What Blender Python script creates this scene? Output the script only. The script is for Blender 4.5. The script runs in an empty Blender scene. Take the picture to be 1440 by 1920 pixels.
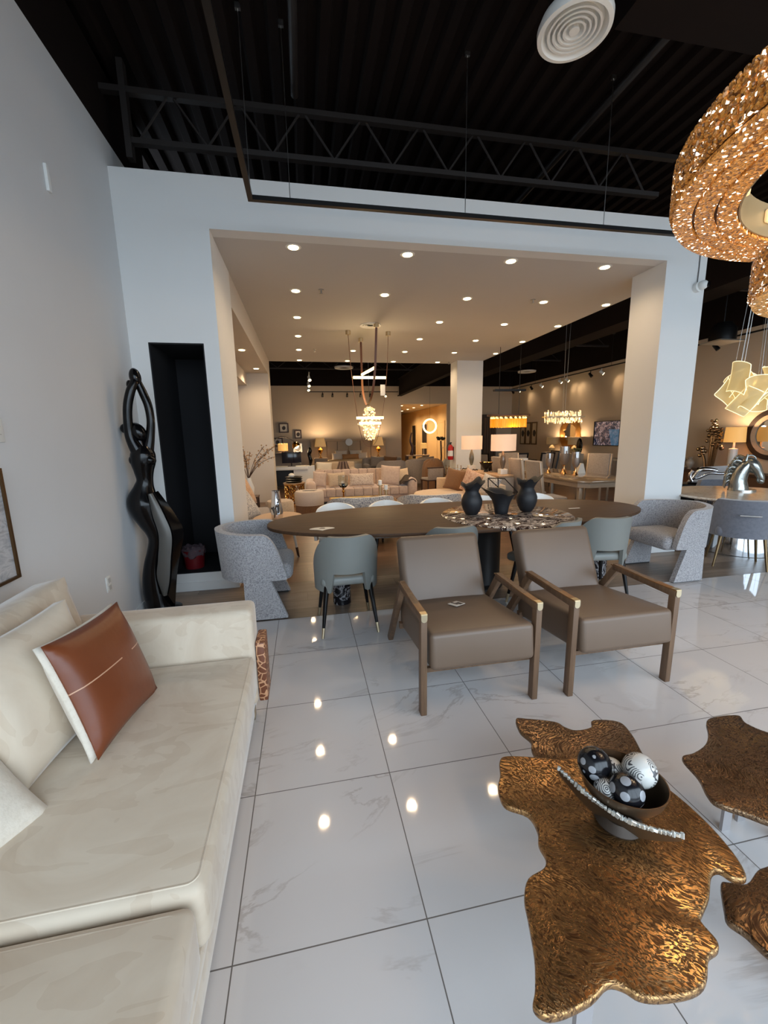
import bpy, bmesh, math, random
from mathutils import Vector, Matrix, Euler
random.seed(7)
PI = math.pi
SC = bpy.context.scene
COL = SC.collection
D2R = PI/180

# ------------------------------------------------------------------ materials
def lin(c):
    return tuple(((x/255)/12.92 if x/255 <= .04045 else ((x/255+.055)/1.055)**2.4) for x in c) + (1,)

class NT:
    """small node-tree writer"""
    def __init__(self, name):
        self.m = bpy.data.materials.new(name); self.m.use_nodes = True
        self.t = self.m.node_tree; self.n = self.t.nodes; self.l = self.t.links
        self.b = self.n['Principled BSDF']
    def new(self, typ, **kw):
        x = self.n.new(typ)
        for k, v in kw.items(): setattr(x, k, v)
        return x
    def link(self, a, b): self.l.new(a, b)
    def math(self, op, a, b=None, c=None):
        x = self.new('ShaderNodeMath', operation=op)
        for i, v in enumerate((a, b, c)):
            if v is None: continue
            if isinstance(v, (int, float)): x.inputs[i].default_value = v
            else: self.link(v, x.inputs[i])
        return x.outputs[0]
    def mix(self, f, a, b):
        x = self.new('ShaderNodeMix', data_type='RGBA')
        for s, v in ((x.inputs[0], f), (x.inputs[6], a), (x.inputs[7], b)):
            if isinstance(v, (int, float)): s.default_value = v
            elif isinstance(v, tuple): s.default_value = v
            else: self.link(v, s)
        return x.outputs[2]
    def coord(self, which='Object', scale=None, rot=None):
        o = self.new('ShaderNodeTexCoord').outputs[which]
        if scale or rot:
            mp = self.new('ShaderNodeMapping')
            if scale: mp.inputs['Scale'].default_value = scale
            if rot: mp.inputs['Rotation'].default_value = rot
            self.link(o, mp.inputs['Vector']); o = mp.outputs[0]
        return o
    def noise(self, vec, scale, detail=4, rough=.55, dist=0):
        x = self.new('ShaderNodeTexNoise')
        x.inputs['Scale'].default_value = scale; x.inputs['Detail'].default_value = detail
        x.inputs['Roughness'].default_value = rough; x.inputs['Distortion'].default_value = dist
        if vec is not None: self.link(vec, x.inputs['Vector'])
        return x.outputs['Fac']
    def voro(self, vec, scale, feature='F1', out='Distance', rnd=1):
        x = self.new('ShaderNodeTexVoronoi', feature=feature)
        x.inputs['Scale'].default_value = scale
        if 'Randomness' in x.inputs: x.inputs['Randomness'].default_value = rnd
        if vec is not None: self.link(vec, x.inputs['Vector'])
        return x.outputs[out]
    def ramp(self, f, stops):
        x = self.new('ShaderNodeValToRGB'); e = x.color_ramp.elements
        while len(e) < len(stops): e.new(.5)
        for el, (p, c) in zip(e, stops):
            el.position = p; el.color = c if len(c) == 4 else lin(c)
        self.link(f, x.inputs[0]); return x.outputs[0]
    def bump(self, h, strength, dist=.01):
        x = self.new('ShaderNodeBump'); x.inputs['Strength'].default_value = strength
        x.inputs['Distance'].default_value = dist
        self.link(h, x.inputs['Height']); self.link(x.outputs[0], self.b.inputs['Normal'])
    def set(self, **kw):
        for k, v in kw.items():
            s = self.b.inputs[k]
            if isinstance(v, (int, float, tuple)): s.default_value = v
            else: self.link(v, s)
        return self

MATS = {}
def M(name, c=None, rough=.5, metal=0, var=None, bump=None, coat=0, trans=0, emis=None, sheen=0, ior=None, spec=None):
    """plain procedural material: base colour with a slow noise variation and an optional grain bump"""
    if name in MATS: return MATS[name]
    t = NT(name); base = lin(c)
    co = t.coord()
    sc, amt = var if var else (6, .06)
    dk = tuple(x*(1-amt) for x in base[:3]) + (1,); lt = tuple(min(1, x*(1+amt)) for x in base[:3]) + (1,)
    t.set(**{'Base Color': t.mix(t.noise(co, sc), dk, lt), 'Roughness': rough, 'Metallic': metal})
    if bump: t.bump(t.noise(co, bump[0], 3), bump[1], bump[2] if len(bump) > 2 else .004)
    if coat: t.set(**{'Coat Weight': coat, 'Coat Roughness': .08})
    if trans: t.set(**{'Transmission Weight': trans})
    if sheen: t.set(**{'Sheen Weight': sheen, 'Sheen Roughness': .4})
    if ior: t.set(**{'IOR': ior})
    if spec is not None: t.set(**{'Specular IOR Level': spec})
    if emis: t.set(**{'Emission Color': lin(emis[0]), 'Emission Strength': emis[1]})
    MATS[name] = t.m; return t.m

def wood(name, dark, light, axis='X', rough=.45, scale=1.0, coat=0):
    if name in MATS: return MATS[name]
    t = NT(name)
    s = {'X': (.6, 9, 9), 'Y': (9, .6, 9), 'Z': (9, 9, .6)}[axis]
    co = t.coord('Object', tuple(x*scale for x in s))
    g = t.noise(co, 3, 6, .65, .6)
    t.set(**{'Base Color': t.ramp(g, [(.28, dark), (.72, light)]), 'Roughness': rough})
    t.bump(g, .15, .002)
    if coat: t.set(**{'Coat Weight': coat})
    MATS[name] = t.m; return t.m

def world_xyz(t):
    g = t.new('ShaderNodeNewGeometry'); s = t.new('ShaderNodeSeparateXYZ'); t.link(g.outputs['Position'], s.inputs[0])
    return g.outputs['Position'], s.outputs[0], s.outputs[1], s.outputs[2]

def tile_mat(name, px, py, ox, oy, gap, grout, vein_on=True):
    """polished porcelain tiles with thin dark joints, each tile with its own marble veining"""
    t = NT(name); pos, x, y, z = world_xyz(t)
    u = t.math('DIVIDE', t.math('SUBTRACT', x, ox), px); v = t.math('DIVIDE', t.math('SUBTRACT', y, oy), py)
    fu = t.math('FRACT', u); fv = t.math('FRACT', v)
    du = t.math('MULTIPLY', t.math('MINIMUM', fu, t.math('SUBTRACT', 1, fu)), px)
    dv = t.math('MULTIPLY', t.math('MINIMUM', fv, t.math('SUBTRACT', 1, fv)), py)
    joint = t.math('LESS_THAN', t.math('MINIMUM', du, dv), gap/2)
    cx = t.new('ShaderNodeCombineXYZ'); t.link(t.math('FLOOR', u), cx.inputs[0]); t.link(t.math('FLOOR', v), cx.inputs[1])
    wn = t.new('ShaderNodeTexWhiteNoise', noise_dimensions='3D'); t.link(cx.outputs[0], wn.inputs[0])
    off = t.new('ShaderNodeVectorMath', operation='MULTIPLY_ADD')
    t.link(wn.outputs['Color'], off.inputs[0]); off.inputs[1].default_value = (9, 9, 9); t.link(pos, off.inputs[2])
    rot = t.new('ShaderNodeMapping'); rot.inputs['Rotation'].default_value = (0, 0, -.85); rot.inputs['Scale'].default_value = (.7, 2.0, 1)
    t.link(off.outputs[0], rot.inputs[0])
    n1 = t.noise(rot.outputs[0], 1.1, 7, .62, .9)
    vein = t.math('SUBTRACT', 1, t.math('MULTIPLY', t.math('ABSOLUTE', t.math('SUBTRACT', n1, .5)), 58))
    vein = t.math('MAXIMUM', vein, 0)
    patch = t.noise(off.outputs[0], 1.7, 3)
    vein = t.math('MULTIPLY', vein, t.math('MAXIMUM', t.math('MULTIPLY', t.math('SUBTRACT', patch, .45), 4), 0))
    vein = t.math('MINIMUM', vein, .5)
    base = t.mix(t.math('MULTIPLY', patch, .8), lin((212, 208, 206)), lin((200, 196, 195)))
    c = t.mix(vein, base, lin((164, 154, 148)))
    c = t.mix(joint, c, lin(grout))
    t.set(**{'Base Color': c, 'Roughness': t.math('ADD', .045, t.math('MULTIPLY', joint, .5)), 'IOR': 1.55})
    t.bump(t.math('MULTIPLY', joint, -1), .4, .002)
    MATS[name] = t.m; return t.m

def plank_mat(name, L, W, cols, rough, oy=0):
    t = NT(name); pos, x, y, z = world_xyz(t)
    v = t.math('DIVIDE', t.math('SUBTRACT', y, oy), W); row = t.math('FLOOR', v)
    u = t.math('ADD', t.math('DIVIDE', x, L), t.math('MULTIPLY', row, .37)); cell = t.math('FLOOR', u)
    cx = t.new('ShaderNodeCombineXYZ'); t.link(row, cx.inputs[0]); t.link(cell, cx.inputs[1])
    wn = t.new('ShaderNodeTexWhiteNoise', noise_dimensions='3D'); t.link(cx.outputs[0], wn.inputs[0])
    off = t.new('ShaderNodeVectorMath', operation='MULTIPLY_ADD')
    t.link(wn.outputs['Color'], off.inputs[0]); off.inputs[1].default_value = (5, 5, 5); t.link(pos, off.inputs[2])
    mp = t.new('ShaderNodeMapping'); mp.inputs['Scale'].default_value = (1.2, 11, 1); t.link(off.outputs[0], mp.inputs[0])
    g = t.noise(mp.outputs[0], 2.2, 7, .65, .7)
    k = t.math('ADD', t.math('MULTIPLY', g, .75), t.math('MULTIPLY', wn.outputs['Value'], .3))
    c = t.ramp(k, [(.25, cols[0]), (.55, cols[1]), (.85, cols[2])])
    fv = t.math('FRACT', v); fu = t.math('FRACT', u)
    j = t.math('LESS_THAN', t.math('MINIMUM', t.math('MULTIPLY', fv, W), t.math('MULTIPLY', fu, L)), .003)
    t.set(**{'Base Color': t.mix(j, c, lin((58, 46, 38))), 'Roughness': rough})
    t.bump(g, .08, .002)
    MATS[name] = t.m; return t.m

# ------------------------------------------------------------------ geometry
def bmn(): return bmesh.new()

def merge(bm, tmp, mat=None):
    if mat is not None: bmesh.ops.transform(tmp, matrix=mat, verts=tmp.verts)
    me = bpy.data.meshes.new('tmp'); tmp.to_mesh(me); tmp.free(); bm.from_mesh(me); bpy.data.meshes.remove(me)
    return bm

def R3(rx=0, ry=0, rz=0): return Euler((rx, ry, rz), 'XYZ').to_matrix().to_4x4()
def T3(x, y, z): return Matrix.Translation((x, y, z))

def box(bm, c, s, bev=0, seg=2, rot=(0, 0, 0)):
    t = bmn(); bmesh.ops.create_cube(t, size=1)
    bmesh.ops.scale(t, vec=s, verts=t.verts)
    if bev: bmesh.ops.bevel(t, geom=t.edges[:], offset=min(bev, min(s)*.49), segments=seg, profile=.5, affect='EDGES')
    return merge(bm, t, T3(*c) @ R3(*rot))

def box2(bm, lo, hi, bev=0, seg=2):
    return box(bm, [(a+b)/2 for a, b in zip(lo, hi)], [abs(b-a) for a, b in zip(lo, hi)], bev, seg)

def cyl(bm, p0, p1, r0, r1=None, n=20):
    r1 = r0 if r1 is None else r1
    a, b = Vector(p0), Vector(p1); d = b-a; L = d.length
    t = bmn(); bmesh.ops.create_cone(t, cap_ends=True, segments=n, radius1=r0, radius2=r1, depth=L)
    return merge(bm, t, T3(*((a+b)/2)) @ d.to_track_quat('Z', 'Y').to_matrix().to_4x4())

def bar(bm, p0, p1, w, h, bev=0, up=(0, 0, 1)):
    """rectangular bar from p0 to p1; w across, h along up"""
    a, b = Vector(p0), Vector(p1); d = (b-a); L = d.length; d.normalize()
    u = Vector(up); s = d.cross(u).normalized(); u = s.cross(d)
    t = bmn(); bmesh.ops.create_cube(t, size=1); bmesh.ops.scale(t, vec=(w, L, h), verts=t.verts)
    if bev: bmesh.ops.bevel(t, geom=t.edges[:], offset=bev, segments=2, profile=.5, affect='EDGES')
    m = Matrix((s, d, u)).transposed().to_4x4(); m.translation = (a+b)/2
    return merge(bm, t, m)

def sph(bm, c, r, rot=(0, 0, 0), n=20):
    t = bmn(); bmesh.ops.create_uvsphere(t, u_segments=n, v_segments=max(6, n*2//3), radius=1)
    r = (r, r, r) if isinstance(r, (int, float)) else r
    bmesh.ops.scale(t, vec=r, verts=t.verts)
    return merge(bm, t, T3(*c) @ R3(*rot))

def spline(pts, k=6, closed=False):
    P = [Vector(p) for p in pts]; n = len(P); out = []
    rng = range(n if closed else n-1)
    for i in rng:
        p0 = P[(i-1) % n] if closed or i > 0 else P[0]; p1 = P[i]; p2 = P[(i+1) % n]
        p3 = P[(i+2) % n] if closed or i+2 < n else P[-1]
        for j in range(k):
            t = j/k
            out.append(.5*((2*p1)+(-p0+p2)*t+(2*p0-5*p1+4*p2-p3)*t*t+(-p0+3*p1-3*p2+p3)*t**3))
    if not closed: out.append(P[-1])
    return out

def rings(bm, loops, cap=True, closed=False):
    """skin a list of equal-length point loops"""
    vs = [[bm.verts.new(p) for p in L] for L in loops]; n = len(vs[0])
    m = len(vs)
    for i in range(m if closed else m-1):
        A, B = vs[i], vs[(i+1) % m]
        for j in range(n):
            try: bm.faces.new((A[j], A[(j+1) % n], B[(j+1) % n], B[j]))
            except ValueError: pass
    if cap and not closed:
        bm.faces.new(list(reversed(vs[0]))); bm.faces.new(vs[-1])
    bmesh.ops.recalc_face_normals(bm, faces=bm.faces)
    return bm

def tube(bm, pts, r, n=10, closed=False, flat=1.0):
    t = bmn(); P = [Vector(p) for p in pts]; L = []; m = len(P)
    ref = None
    for i, p in enumerate(P):
        if closed: d = P[(i+1) % m]-P[(i-1) % m]
        else: d = P[min(i+1, m-1)]-P[max(i-1, 0)]
        d.normalize()
        if ref is None:
            ref = Vector((0, 0, 1)) if abs(d.z) < .9 else Vector((1, 0, 0))
        s = d.cross(ref).normalized(); u = s.cross(d).normalized(); ref = u
        rr = r[i] if isinstance(r, (list, tuple)) else r
        L.append([p+(s*math.cos(2*PI*k/n)+u*flat*math.sin(2*PI*k/n))*rr for k in range(n)])
    rings(t, L, True, closed); return merge(bm, t)

def lathe(bm, prof, c=(0, 0, 0), n=32, sx=1, sy=1, rot=None):
    t = bmn(); L = [[Vector((max(r, 1e-4)*math.cos(2*PI*k/n)*sx, max(r, 1e-4)*math.sin(2*PI*k/n)*sy, z)) for k in range(n)] for r, z in prof]
    rings(t, L, True)
    return merge(bm, t, T3(*c) @ (R3(*rot) if rot else Matrix()))

def prism(bm, pts, z0, z1, bev=0, seg=2, M4=None):
    t = bmn(); vs = [t.verts.new((p[0], p[1], z0)) for p in pts]; f = t.faces.new(vs)
    r = bmesh.ops.extrude_face_region(t, geom=[f]); bmesh.ops.translate(t, vec=(0, 0, z1-z0), verts=[v for v in r['geom'] if isinstance(v, bmesh.types.BMVert)])
    bmesh.ops.recalc_face_normals(t, faces=t.faces)
    if bev:
        es = [e for e in t.edges if abs(e.verts[0].co.z-e.verts[1].co.z) < 1e-6]
        bmesh.ops.bevel(t, geom=es, offset=bev, segments=seg, profile=.5, affect='EDGES')
    return merge(bm, t, M4)

def sheet(bm, P, nu, nv, th):
    """thick curved panel: P(u,v) for u,v in 0..1, thickness th to both sides"""
    t = bmn(); G = [[Vector(P(i/nu, j/nv)) for j in range(nv+1)] for i in range(nu+1)]
    def nrm(i, j):
        a = G[min(i+1, nu)][j]-G[max(i-1, 0)][j]; b = G[i][min(j+1, nv)]-G[i][max(j-1, 0)]
        n = a.cross(b); return n.normalized() if n.length > 1e-9 else Vector((0, 0, 1))
    F = [[t.verts.new(G[i][j]+nrm(i, j)*th/2) for j in range(nv+1)] for i in range(nu+1)]
    B = [[t.verts.new(G[i][j]-nrm(i, j)*th/2) for j in range(nv+1)] for i in range(nu+1)]
    for i in range(nu):
        for j in range(nv):
            t.faces.new((F[i][j], F[i+1][j], F[i+1][j+1], F[i][j+1])); t.faces.new((B[i][j], B[i][j+1], B[i+1][j+1], B[i+1][j]))
    per = [(i, 0) for i in range(nu)]+[(nu, j) for j in range(nv)]+[(i, nv) for i in range(nu, 0, -1)]+[(0, j) for j in range(nv, 0, -1)]
    for k in range(len(per)):
        a, b = per[k], per[(k+1) % len(per)]
        t.faces.new((F[a[0]][a[1]], B[a[0]][a[1]], B[b[0]][b[1]], F[b[0]][b[1]]))
    bmesh.ops.recalc_face_normals(t, faces=t.faces)
    return merge(bm, t)

def cushion(bm, w, h, d, c=(0, 0, 0), rot=(0, 0, 0), n=14, edge=.10, pinch=.06, flat=.5):
    """soft scatter cushion standing in its XZ plane, thickness d along Y, pointed corners"""
    t = bmn(); F = []; B = []
    for i in range(n+1):
        fr, br = [], []
        for j in range(n+1):
            u = 2*i/n-1; v = 2*j/n-1
            q = max(0, (1-abs(u)**2.6))*max(0, (1-abs(v)**2.6))
            y = d/2*(edge+(1-edge)*q**flat)
            sx = 1-pinch*(1-v*v)*abs(u); sz = 1-pinch*(1-u*u)*abs(v)
            fr.append(t.verts.new((u*w/2*sx, -y, v*h/2*sz))); br.append(t.verts.new((u*w/2*sx, y, v*h/2*sz)))
        F.append(fr); B.append(br)
    for i in range(n):
        for j in range(n):
            t.faces.new((F[i][j], F[i+1][j], F[i+1][j+1], F[i][j+1])); t.faces.new((B[i][j], B[i][j+1], B[i+1][j+1], B[i+1][j]))
    per = [(i, 0) for i in range(n)]+[(n, j) for j in range(n)]+[(i, n) for i in range(n, 0, -1)]+[(0, j) for j in range(n, 0, -1)]
    for k in range(len(per)):
        a, b = per[k], per[(k+1) % len(per)]
        t.faces.new((F[a[0]][a[1]], B[a[0]][a[1]], B[b[0]][b[1]], F[b[0]][b[1]]))
    bmesh.ops.recalc_face_normals(t, faces=t.faces)
    return merge(bm, t, T3(*c) @ R3(*rot))

def softbox(bm, c, s, r=.05, rot=(0, 0, 0), puff=.0):
    """upholstered block: generous round-over and an optional crown on top"""
    t = bmn(); bmesh.ops.create_cube(t, size=1); bmesh.ops.scale(t, vec=s, verts=t.verts)
    bmesh.ops.bevel(t, geom=t.edges[:], offset=min(r, min(s)*.48), segments=4, profile=.5, affect='EDGES')
    if puff:
        bmesh.ops.subdivide_edges(t, edges=[e for e in t.edges if e.calc_length() > min(s[0], s[1])*.4], cuts=5, use_grid_fill=True)
        for v in t.verts:
            k = max(0, 1-(2*v.co.x/s[0])**2)*max(0, 1-(2*v.co.y/s[1])**2)
            if v.co.z > 0: v.co.z += puff*k
    return merge(bm, t, T3(*c) @ R3(*rot))

def obj(name, bm, mat, parent=None, smooth=True, ang=40, loc=None):
    me = bpy.data.meshes.new(name); bm.to_mesh(me); bm.free()
    if smooth:
        me.shade_smooth(); me.set_sharp_from_angle(angle=ang*D2R)
    me.materials.append(mat)
    o = bpy.data.objects.new(name, me); COL.objects.link(o)
    if parent: o.parent = parent
    if loc: o.location = loc
    return o

def tag(o, label, cat, group=None):
    o['label'] = label; o['category'] = cat
    if group: o['group'] = group
    return o
def thing(name, label, cat, loc=(0, 0, 0), rz=0, group=None):
    o = bpy.data.objects.new(name, None); COL.objects.link(o); o.empty_display_size = .1
    o.location = loc; o.rotation_euler = (0, 0, rz); return tag(o, label, cat, group)
def struct(name, bm, mat, smooth=False):
    o = obj(name, bm, mat, None, smooth); o['kind'] = 'structure'; return o
def dup(root, loc=None, rz=None, label=None, group=None, rot=None):
    def cp(o, par):
        c = o.copy(); COL.objects.link(c)
        if par: c.parent = par
        for k in o.children: cp(k, c)
        return c
    r = cp(root, None)
    if loc is not None: r.location = loc
    if rz is not None: r.rotation_euler = (0, 0, rz)
    if rot is not None: r.rotation_euler = rot
    if label: r['label'] = label
    if group: r['group'] = group
    return r
def lamp(kind, loc, power, col, size=.1, parent=None, rot=(0, 0, 0), **kw):
    d = bpy.data.lights.new('light', kind); d.energy = power; d.color = col
    if kind == 'AREA':
        d.size = size
        if 'sy' in kw: d.shape = 'RECTANGLE'; d.size_y = kw['sy']
        if 'spread' in kw: d.spread = kw['spread']
    else:
        d.shadow_soft_size = size
        if kind == 'SPOT': d.spot_size = kw.get('angle', 2.2); d.spot_blend = kw.get('blend', .6)
    o = bpy.data.objects.new('light', d); COL.objects.link(o); o.location = loc; o.rotation_euler = rot
    if parent: o.parent = parent
    return o
WARM = (1.0, .72, .44)
SKY = 5.0
EXPO = 0.0
P_DOWN = 27
P_RING = 14
P_SPOT = 80
# ------------------------------------------------------------------ shared materials
white_wall = M('white_wall_paint', (226, 226, 224), .7, var=(1.2, .03), bump=(120, .05, .001))
grey_wall = M('pale_grey_wall_paint', (214, 214, 214), .7, var=(1.2, .04), bump=(120, .05, .001))
warm_wall = M('warm_white_wall_paint', (206, 198, 188), .75, var=(.8, .04))
beige_wall = M('beige_wall_paint', (200, 182, 158), .75, var=(.8, .04))
sand_wall = M('sand_wall_paint', (212, 182, 132), .75, var=(2.0, .05))
black_paint = M('black_ceiling_paint', (23, 15, 12), .85, var=(3, .2), spec=.15)
black_wall = M('black_niche_paint', (14, 14, 19), .8, var=(3, .15))
black_metal = M('black_metal', (20, 18, 18), .4, metal=.4)
steel = M('brushed_steel', (190, 190, 188), .3, metal=1)
chrome = M('chrome', (225, 225, 228), .06, metal=1)
gold = M('polished_gold', (212, 160, 82), .18, metal=1)
brass = M('satin_brass', (212, 196, 164), .32, metal=1)
black_lacquer = M('black_lacquer', (11, 10, 11), .16, spec=.3)
white_plastic = M('white_plastic', (232, 232, 228), .35)
dark_wood = wood('dark_wood', (48, 30, 20), (84, 55, 36))
walnut = wood('walnut_frame_wood', (80, 60, 44), (124, 96, 72), 'Z', .5)
walnut_lit_top = wood('walnut_lit_top_wood', (92, 60, 34), (140, 96, 54), 'Y', .38)  # frame walnut for the arm tops, warm light put into its more orange colour
pale_wood = wood('pale_oak', (150, 120, 92), (188, 158, 126), 'X', .5)
glass = M('clear_glass', (235, 238, 236), .02, trans=1, ior=1.45)
black_plastic = M('black_plastic', (18, 18, 20), .4)
bulb = M('warm_lamp_lens', (255, 240, 210), .4, emis=((255, 226, 170), 14))
def emit(name, c, s):
    return M(name, c, .5, emis=(c, s))
def fabric(name, c, speck=None, scale=90, amt=.5, sheen=.3, bumpk=.5):
    if name in MATS: return MATS[name]
    t = NT(name); co = t.coord()
    n = t.noise(co, scale, 3, .7)
    c2 = lin(speck) if speck else tuple(x*.8 for x in lin(c)[:3])+(1,)
    f = t.math('MULTIPLY', t.math('MINIMUM', t.math('MAXIMUM', t.math('MULTIPLY_ADD', n, 4, -1.7), 0), 1), amt)
    t.set(**{'Base Color': t.mix(f, lin(c), c2), 'Roughness': .9, 'Sheen Weight': sheen, 'Specular IOR Level': .2})
    t.bump(n, bumpk, .004); MATS[name] = t.m; return t.m
boucle = fabric('grey_boucle', (172, 170, 171), (98, 97, 102), 95, .85)
pattern_boucle = fabric('navy_and_white_boucle', (214, 206, 196), (74, 82, 104), 60, .95)
pink_velvet = fabric('dusty_pink_velvet', (190, 166, 148), (166, 140, 124), 20, .5, .5, .1)
cream_fabric = fabric('cream_fabric', (208, 182, 150), (186, 160, 130), 40, .5)
grey_fabric = fabric('warm_grey_fabric', (150, 138, 128), (122, 112, 104), 40, .6)
beige_fabric = fabric('beige_fabric', (190, 168, 142), (164, 142, 118), 40, .6)
brown_fabric = fabric('brown_linen', (132, 96, 66), (104, 74, 50), 60, .6)
charcoal_fabric = fabric('charcoal_velvet', (112, 114, 122), (90, 92, 100), 30, .5, .6, .1)
white_fabric = fabric('white_linen', (222, 212, 196), (206, 194, 176), 50, .5)
teal_leather = M('grey_green_leather', (120, 123, 119), .45, var=(5, .05), bump=(200, .06, .001))
white_leather = M('white_leather', (244, 246, 244), .4, bump=(200, .04, .001))
taupe_leather = M('taupe_leather', (106, 88, 73), .42, var=(4, .05), bump=(220, .08, .001))
cognac = M('cognac_leather', (138, 74, 40), .36, var=(5, .1), bump=(160, .08, .001))
ceramic = M('white_ceramic', (225, 222, 214), .3)
matte_black = M('matte_black_ceramic', (26, 27, 31), .55, bump=(40, .2, .003))
silver_leaf = M('silver_leaf', (196, 194, 188), .22, metal=.9, bump=(30, .5, .006))
shade_lit = M('lit_linen_shade', (236, 206, 180), .6, emis=((255, 204, 164), .45))
shade_amber = M('lit_amber_shade', (236, 190, 120), .6, emis=((255, 186, 100), .6))

def suede():
    t = NT('cream_suede'); co = t.coord()
    n = t.noise(co, 2.2, 5, .6, 1.6)
    st = t.math('GREATER_THAN', t.noise(t.coord('Object', (1.6, 4.2, 2), (0, 0, .7)), 1.5, 2, .5, 2.0), .53)
    f = t.math('ADD', t.math('MULTIPLY', n, .8), t.math('MULTIPLY', st, .11))
    c = t.ramp(f, [(.3, (212, 198, 178)), (.6, (196, 178, 156)), (.85, (174, 154, 132))])
    t.set(**{'Base Color': c, 'Roughness': .85, 'Sheen Weight': .5, 'Sheen Roughness': .35, 'Specular IOR Level': .2})
    t.bump(t.noise(co, 7, 3), .25, .01); return t.m
suede_mat = suede()

def bronze(name, rot, base_d, base_l):
    t = NT(name); co = t.coord('Object', (1, 1, 1), rot)
    w = t.noise(co, 5, 2); off = t.new('ShaderNodeVectorMath', operation='MULTIPLY_ADD')
    cx = t.new('ShaderNodeCombineXYZ'); t.link(w, cx.inputs[0]); t.link(t.noise(co, 4, 2), cx.inputs[1])
    t.link(cx.outputs[0], off.inputs[0]); off.inputs[1].default_value = (.22, .22, 0); t.link(co, off.inputs[2])
    mp = t.new('ShaderNodeMapping'); mp.inputs['Scale'].default_value = (1, 1.9, 1); t.link(off.outputs[0], mp.inputs[0])
    n = t.noise(mp.outputs[0], 88, 3, .55, .9)
    h = t.math('MINIMUM', t.math('MAXIMUM', t.math('MULTIPLY_ADD', n, 6, -2.25), 0), 1)
    fine = t.noise(co, 120, 2)
    t.set(**{'Base Color': t.mix(h, lin(base_d), lin(base_l)), 'Metallic': .95, 'Roughness': t.math('MULTIPLY_ADD', h, -.14, .38)})
    t.bump(t.math('ADD', h, t.math('MULTIPLY', fine, .12)), .42, .003); return t.m
bronze_main = bronze('hammered_bronze', (0, 0, .9), (96, 70, 48), (176, 136, 90))
bronze_dark = bronze('dark_hammered_bronze', (0, 0, -.3), (76, 58, 46), (134, 108, 82))
bronze_edge = M('bronze_edge', (120, 92, 58), .35, metal=.9)

def crystal(name, scale, lo, hi, sp, k):
    """strings of lit faceted crystal: each facet glows by its own amount, a few sparkle white"""
    t = NT(name); co = t.coord('Object')
    v = t.new('ShaderNodeTexVoronoi'); v.inputs['Scale'].default_value = scale; t.link(co, v.inputs['Vector'])
    e = t.voro(co, scale, 'DISTANCE_TO_EDGE')
    s = t.new('ShaderNodeSeparateColor'); t.link(v.outputs['Color'], s.inputs[0])
    line = t.math('LESS_THAN', e, .07)
    c = t.ramp(s.outputs[0], [(0, lo), (.5, hi), (.93, hi), (1, (255, 244, 222))])
    st = t.math('ADD', t.math('MULTIPLY_ADD', s.outputs[1], k*.7, k*.35), t.math('MULTIPLY', t.math('GREATER_THAN', s.outputs[0], .955), sp))
    st = t.math('MULTIPLY', st, t.math('MULTIPLY_ADD', line, -.8, 1))
    t.set(**{'Base Color': c, 'Roughness': .1, 'Emission Color': c, 'Emission Strength': st, 'Specular IOR Level': .8})
    t.bump(v.outputs['Distance'], .8, .01); MATS[name] = t.m; return t.m
crystal_amber = crystal('amber_lit_crystal', 105, (120, 66, 20), (222, 150, 70), 6, .62)
crystal_side = crystal('amber_crystal_drops', 90, (84, 50, 26), (206, 138, 62), 5, .42)
crystal_clear = crystal('clear_lit_crystal', 26, (190, 160, 110), (255, 232, 180), 5, 1.5)

def marble_dark():
    t = NT('dark_red_veined_marble'); co = t.coord('Object', (1.6, 2.6, 1))
    n = t.noise(co, 2.4, 8, .6, 1.6)
    v = t.math('MINIMUM', t.math('MAXIMUM', t.math('SUBTRACT', 1, t.math('MULTIPLY', t.math('ABSOLUTE', t.math('SUBTRACT', n, .5)), 24)), 0), 1)
    n2 = t.noise(co, 5, 8, .6, 2.2)
    v2 = t.math('MINIMUM', t.math('MAXIMUM', t.math('SUBTRACT', 1, t.math('MULTIPLY', t.math('ABSOLUTE', t.math('SUBTRACT', n2, .52)), 22)), 0), 1)
    c = t.mix(t.noise(co, 2, 3), lin((28, 17, 16)), lin((70, 42, 33)))
    c = t.mix(t.math('MAXIMUM', v, t.math('MULTIPLY', v2, .45)), c, lin((228, 214, 198)))
    t.set(**{'Base Color': c, 'Roughness': .08}); return t.m
marble_top = marble_dark()
def marble_black():
    t = NT('black_marble'); co = t.coord()
    n = t.noise(co, 9, 8, .65, 1.2)
    v = t.math('MAXIMUM', t.math('SUBTRACT', 1, t.math('MULTIPLY', t.math('ABSOLUTE', t.math('SUBTRACT', n, .5)), 26)), 0)
    t.set(**{'Base Color': t.mix(v, lin((20, 20, 26)), lin((170, 168, 170))), 'Roughness': .15}); return t.m
black_marble = marble_black()
table_wood = wood('dark_table_wood', (58, 40, 28), (86, 62, 43), 'X', .55, 1.6, 0)
table_wood.node_tree.nodes['Principled BSDF'].inputs['Specular IOR Level'].default_value = .25
# ------------------------------------------------------------------ the room
XL, XR, YF, YB = -1.55, 9.5, 4.42, 18.0
DECK = 4.75
b = bmn(); box2(b, (XL-.1, -2.2, -.1), (XR+.1, 3.485, 0)); struct('floor', b, tile_mat('polished_tile', .61, .61, -.295, -.177, .0042, (104, 98, 94)))
b = bmn(); box2(b, (XL-.1, 3.485, -.1), (XR+.1, 4.40, .0)); struct('floor_plank_border', b, plank_mat('grey_brown_planks', 1.5, .2, ((92, 78, 66), (128, 112, 98), (158, 142, 126)), .38, .085))
b = bmn(); box2(b, (-3.1, 4.40, -.1), (XR+.1, YB, 0)); box2(b, (4.1, YB, -.1), (6.5, 27.2, 0))
struct('floor_lounge', b, plank_mat('brown_planks', 1.2, .24, ((70, 50, 36), (104, 78, 58), (132, 102, 78)), .3, .1))
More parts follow.
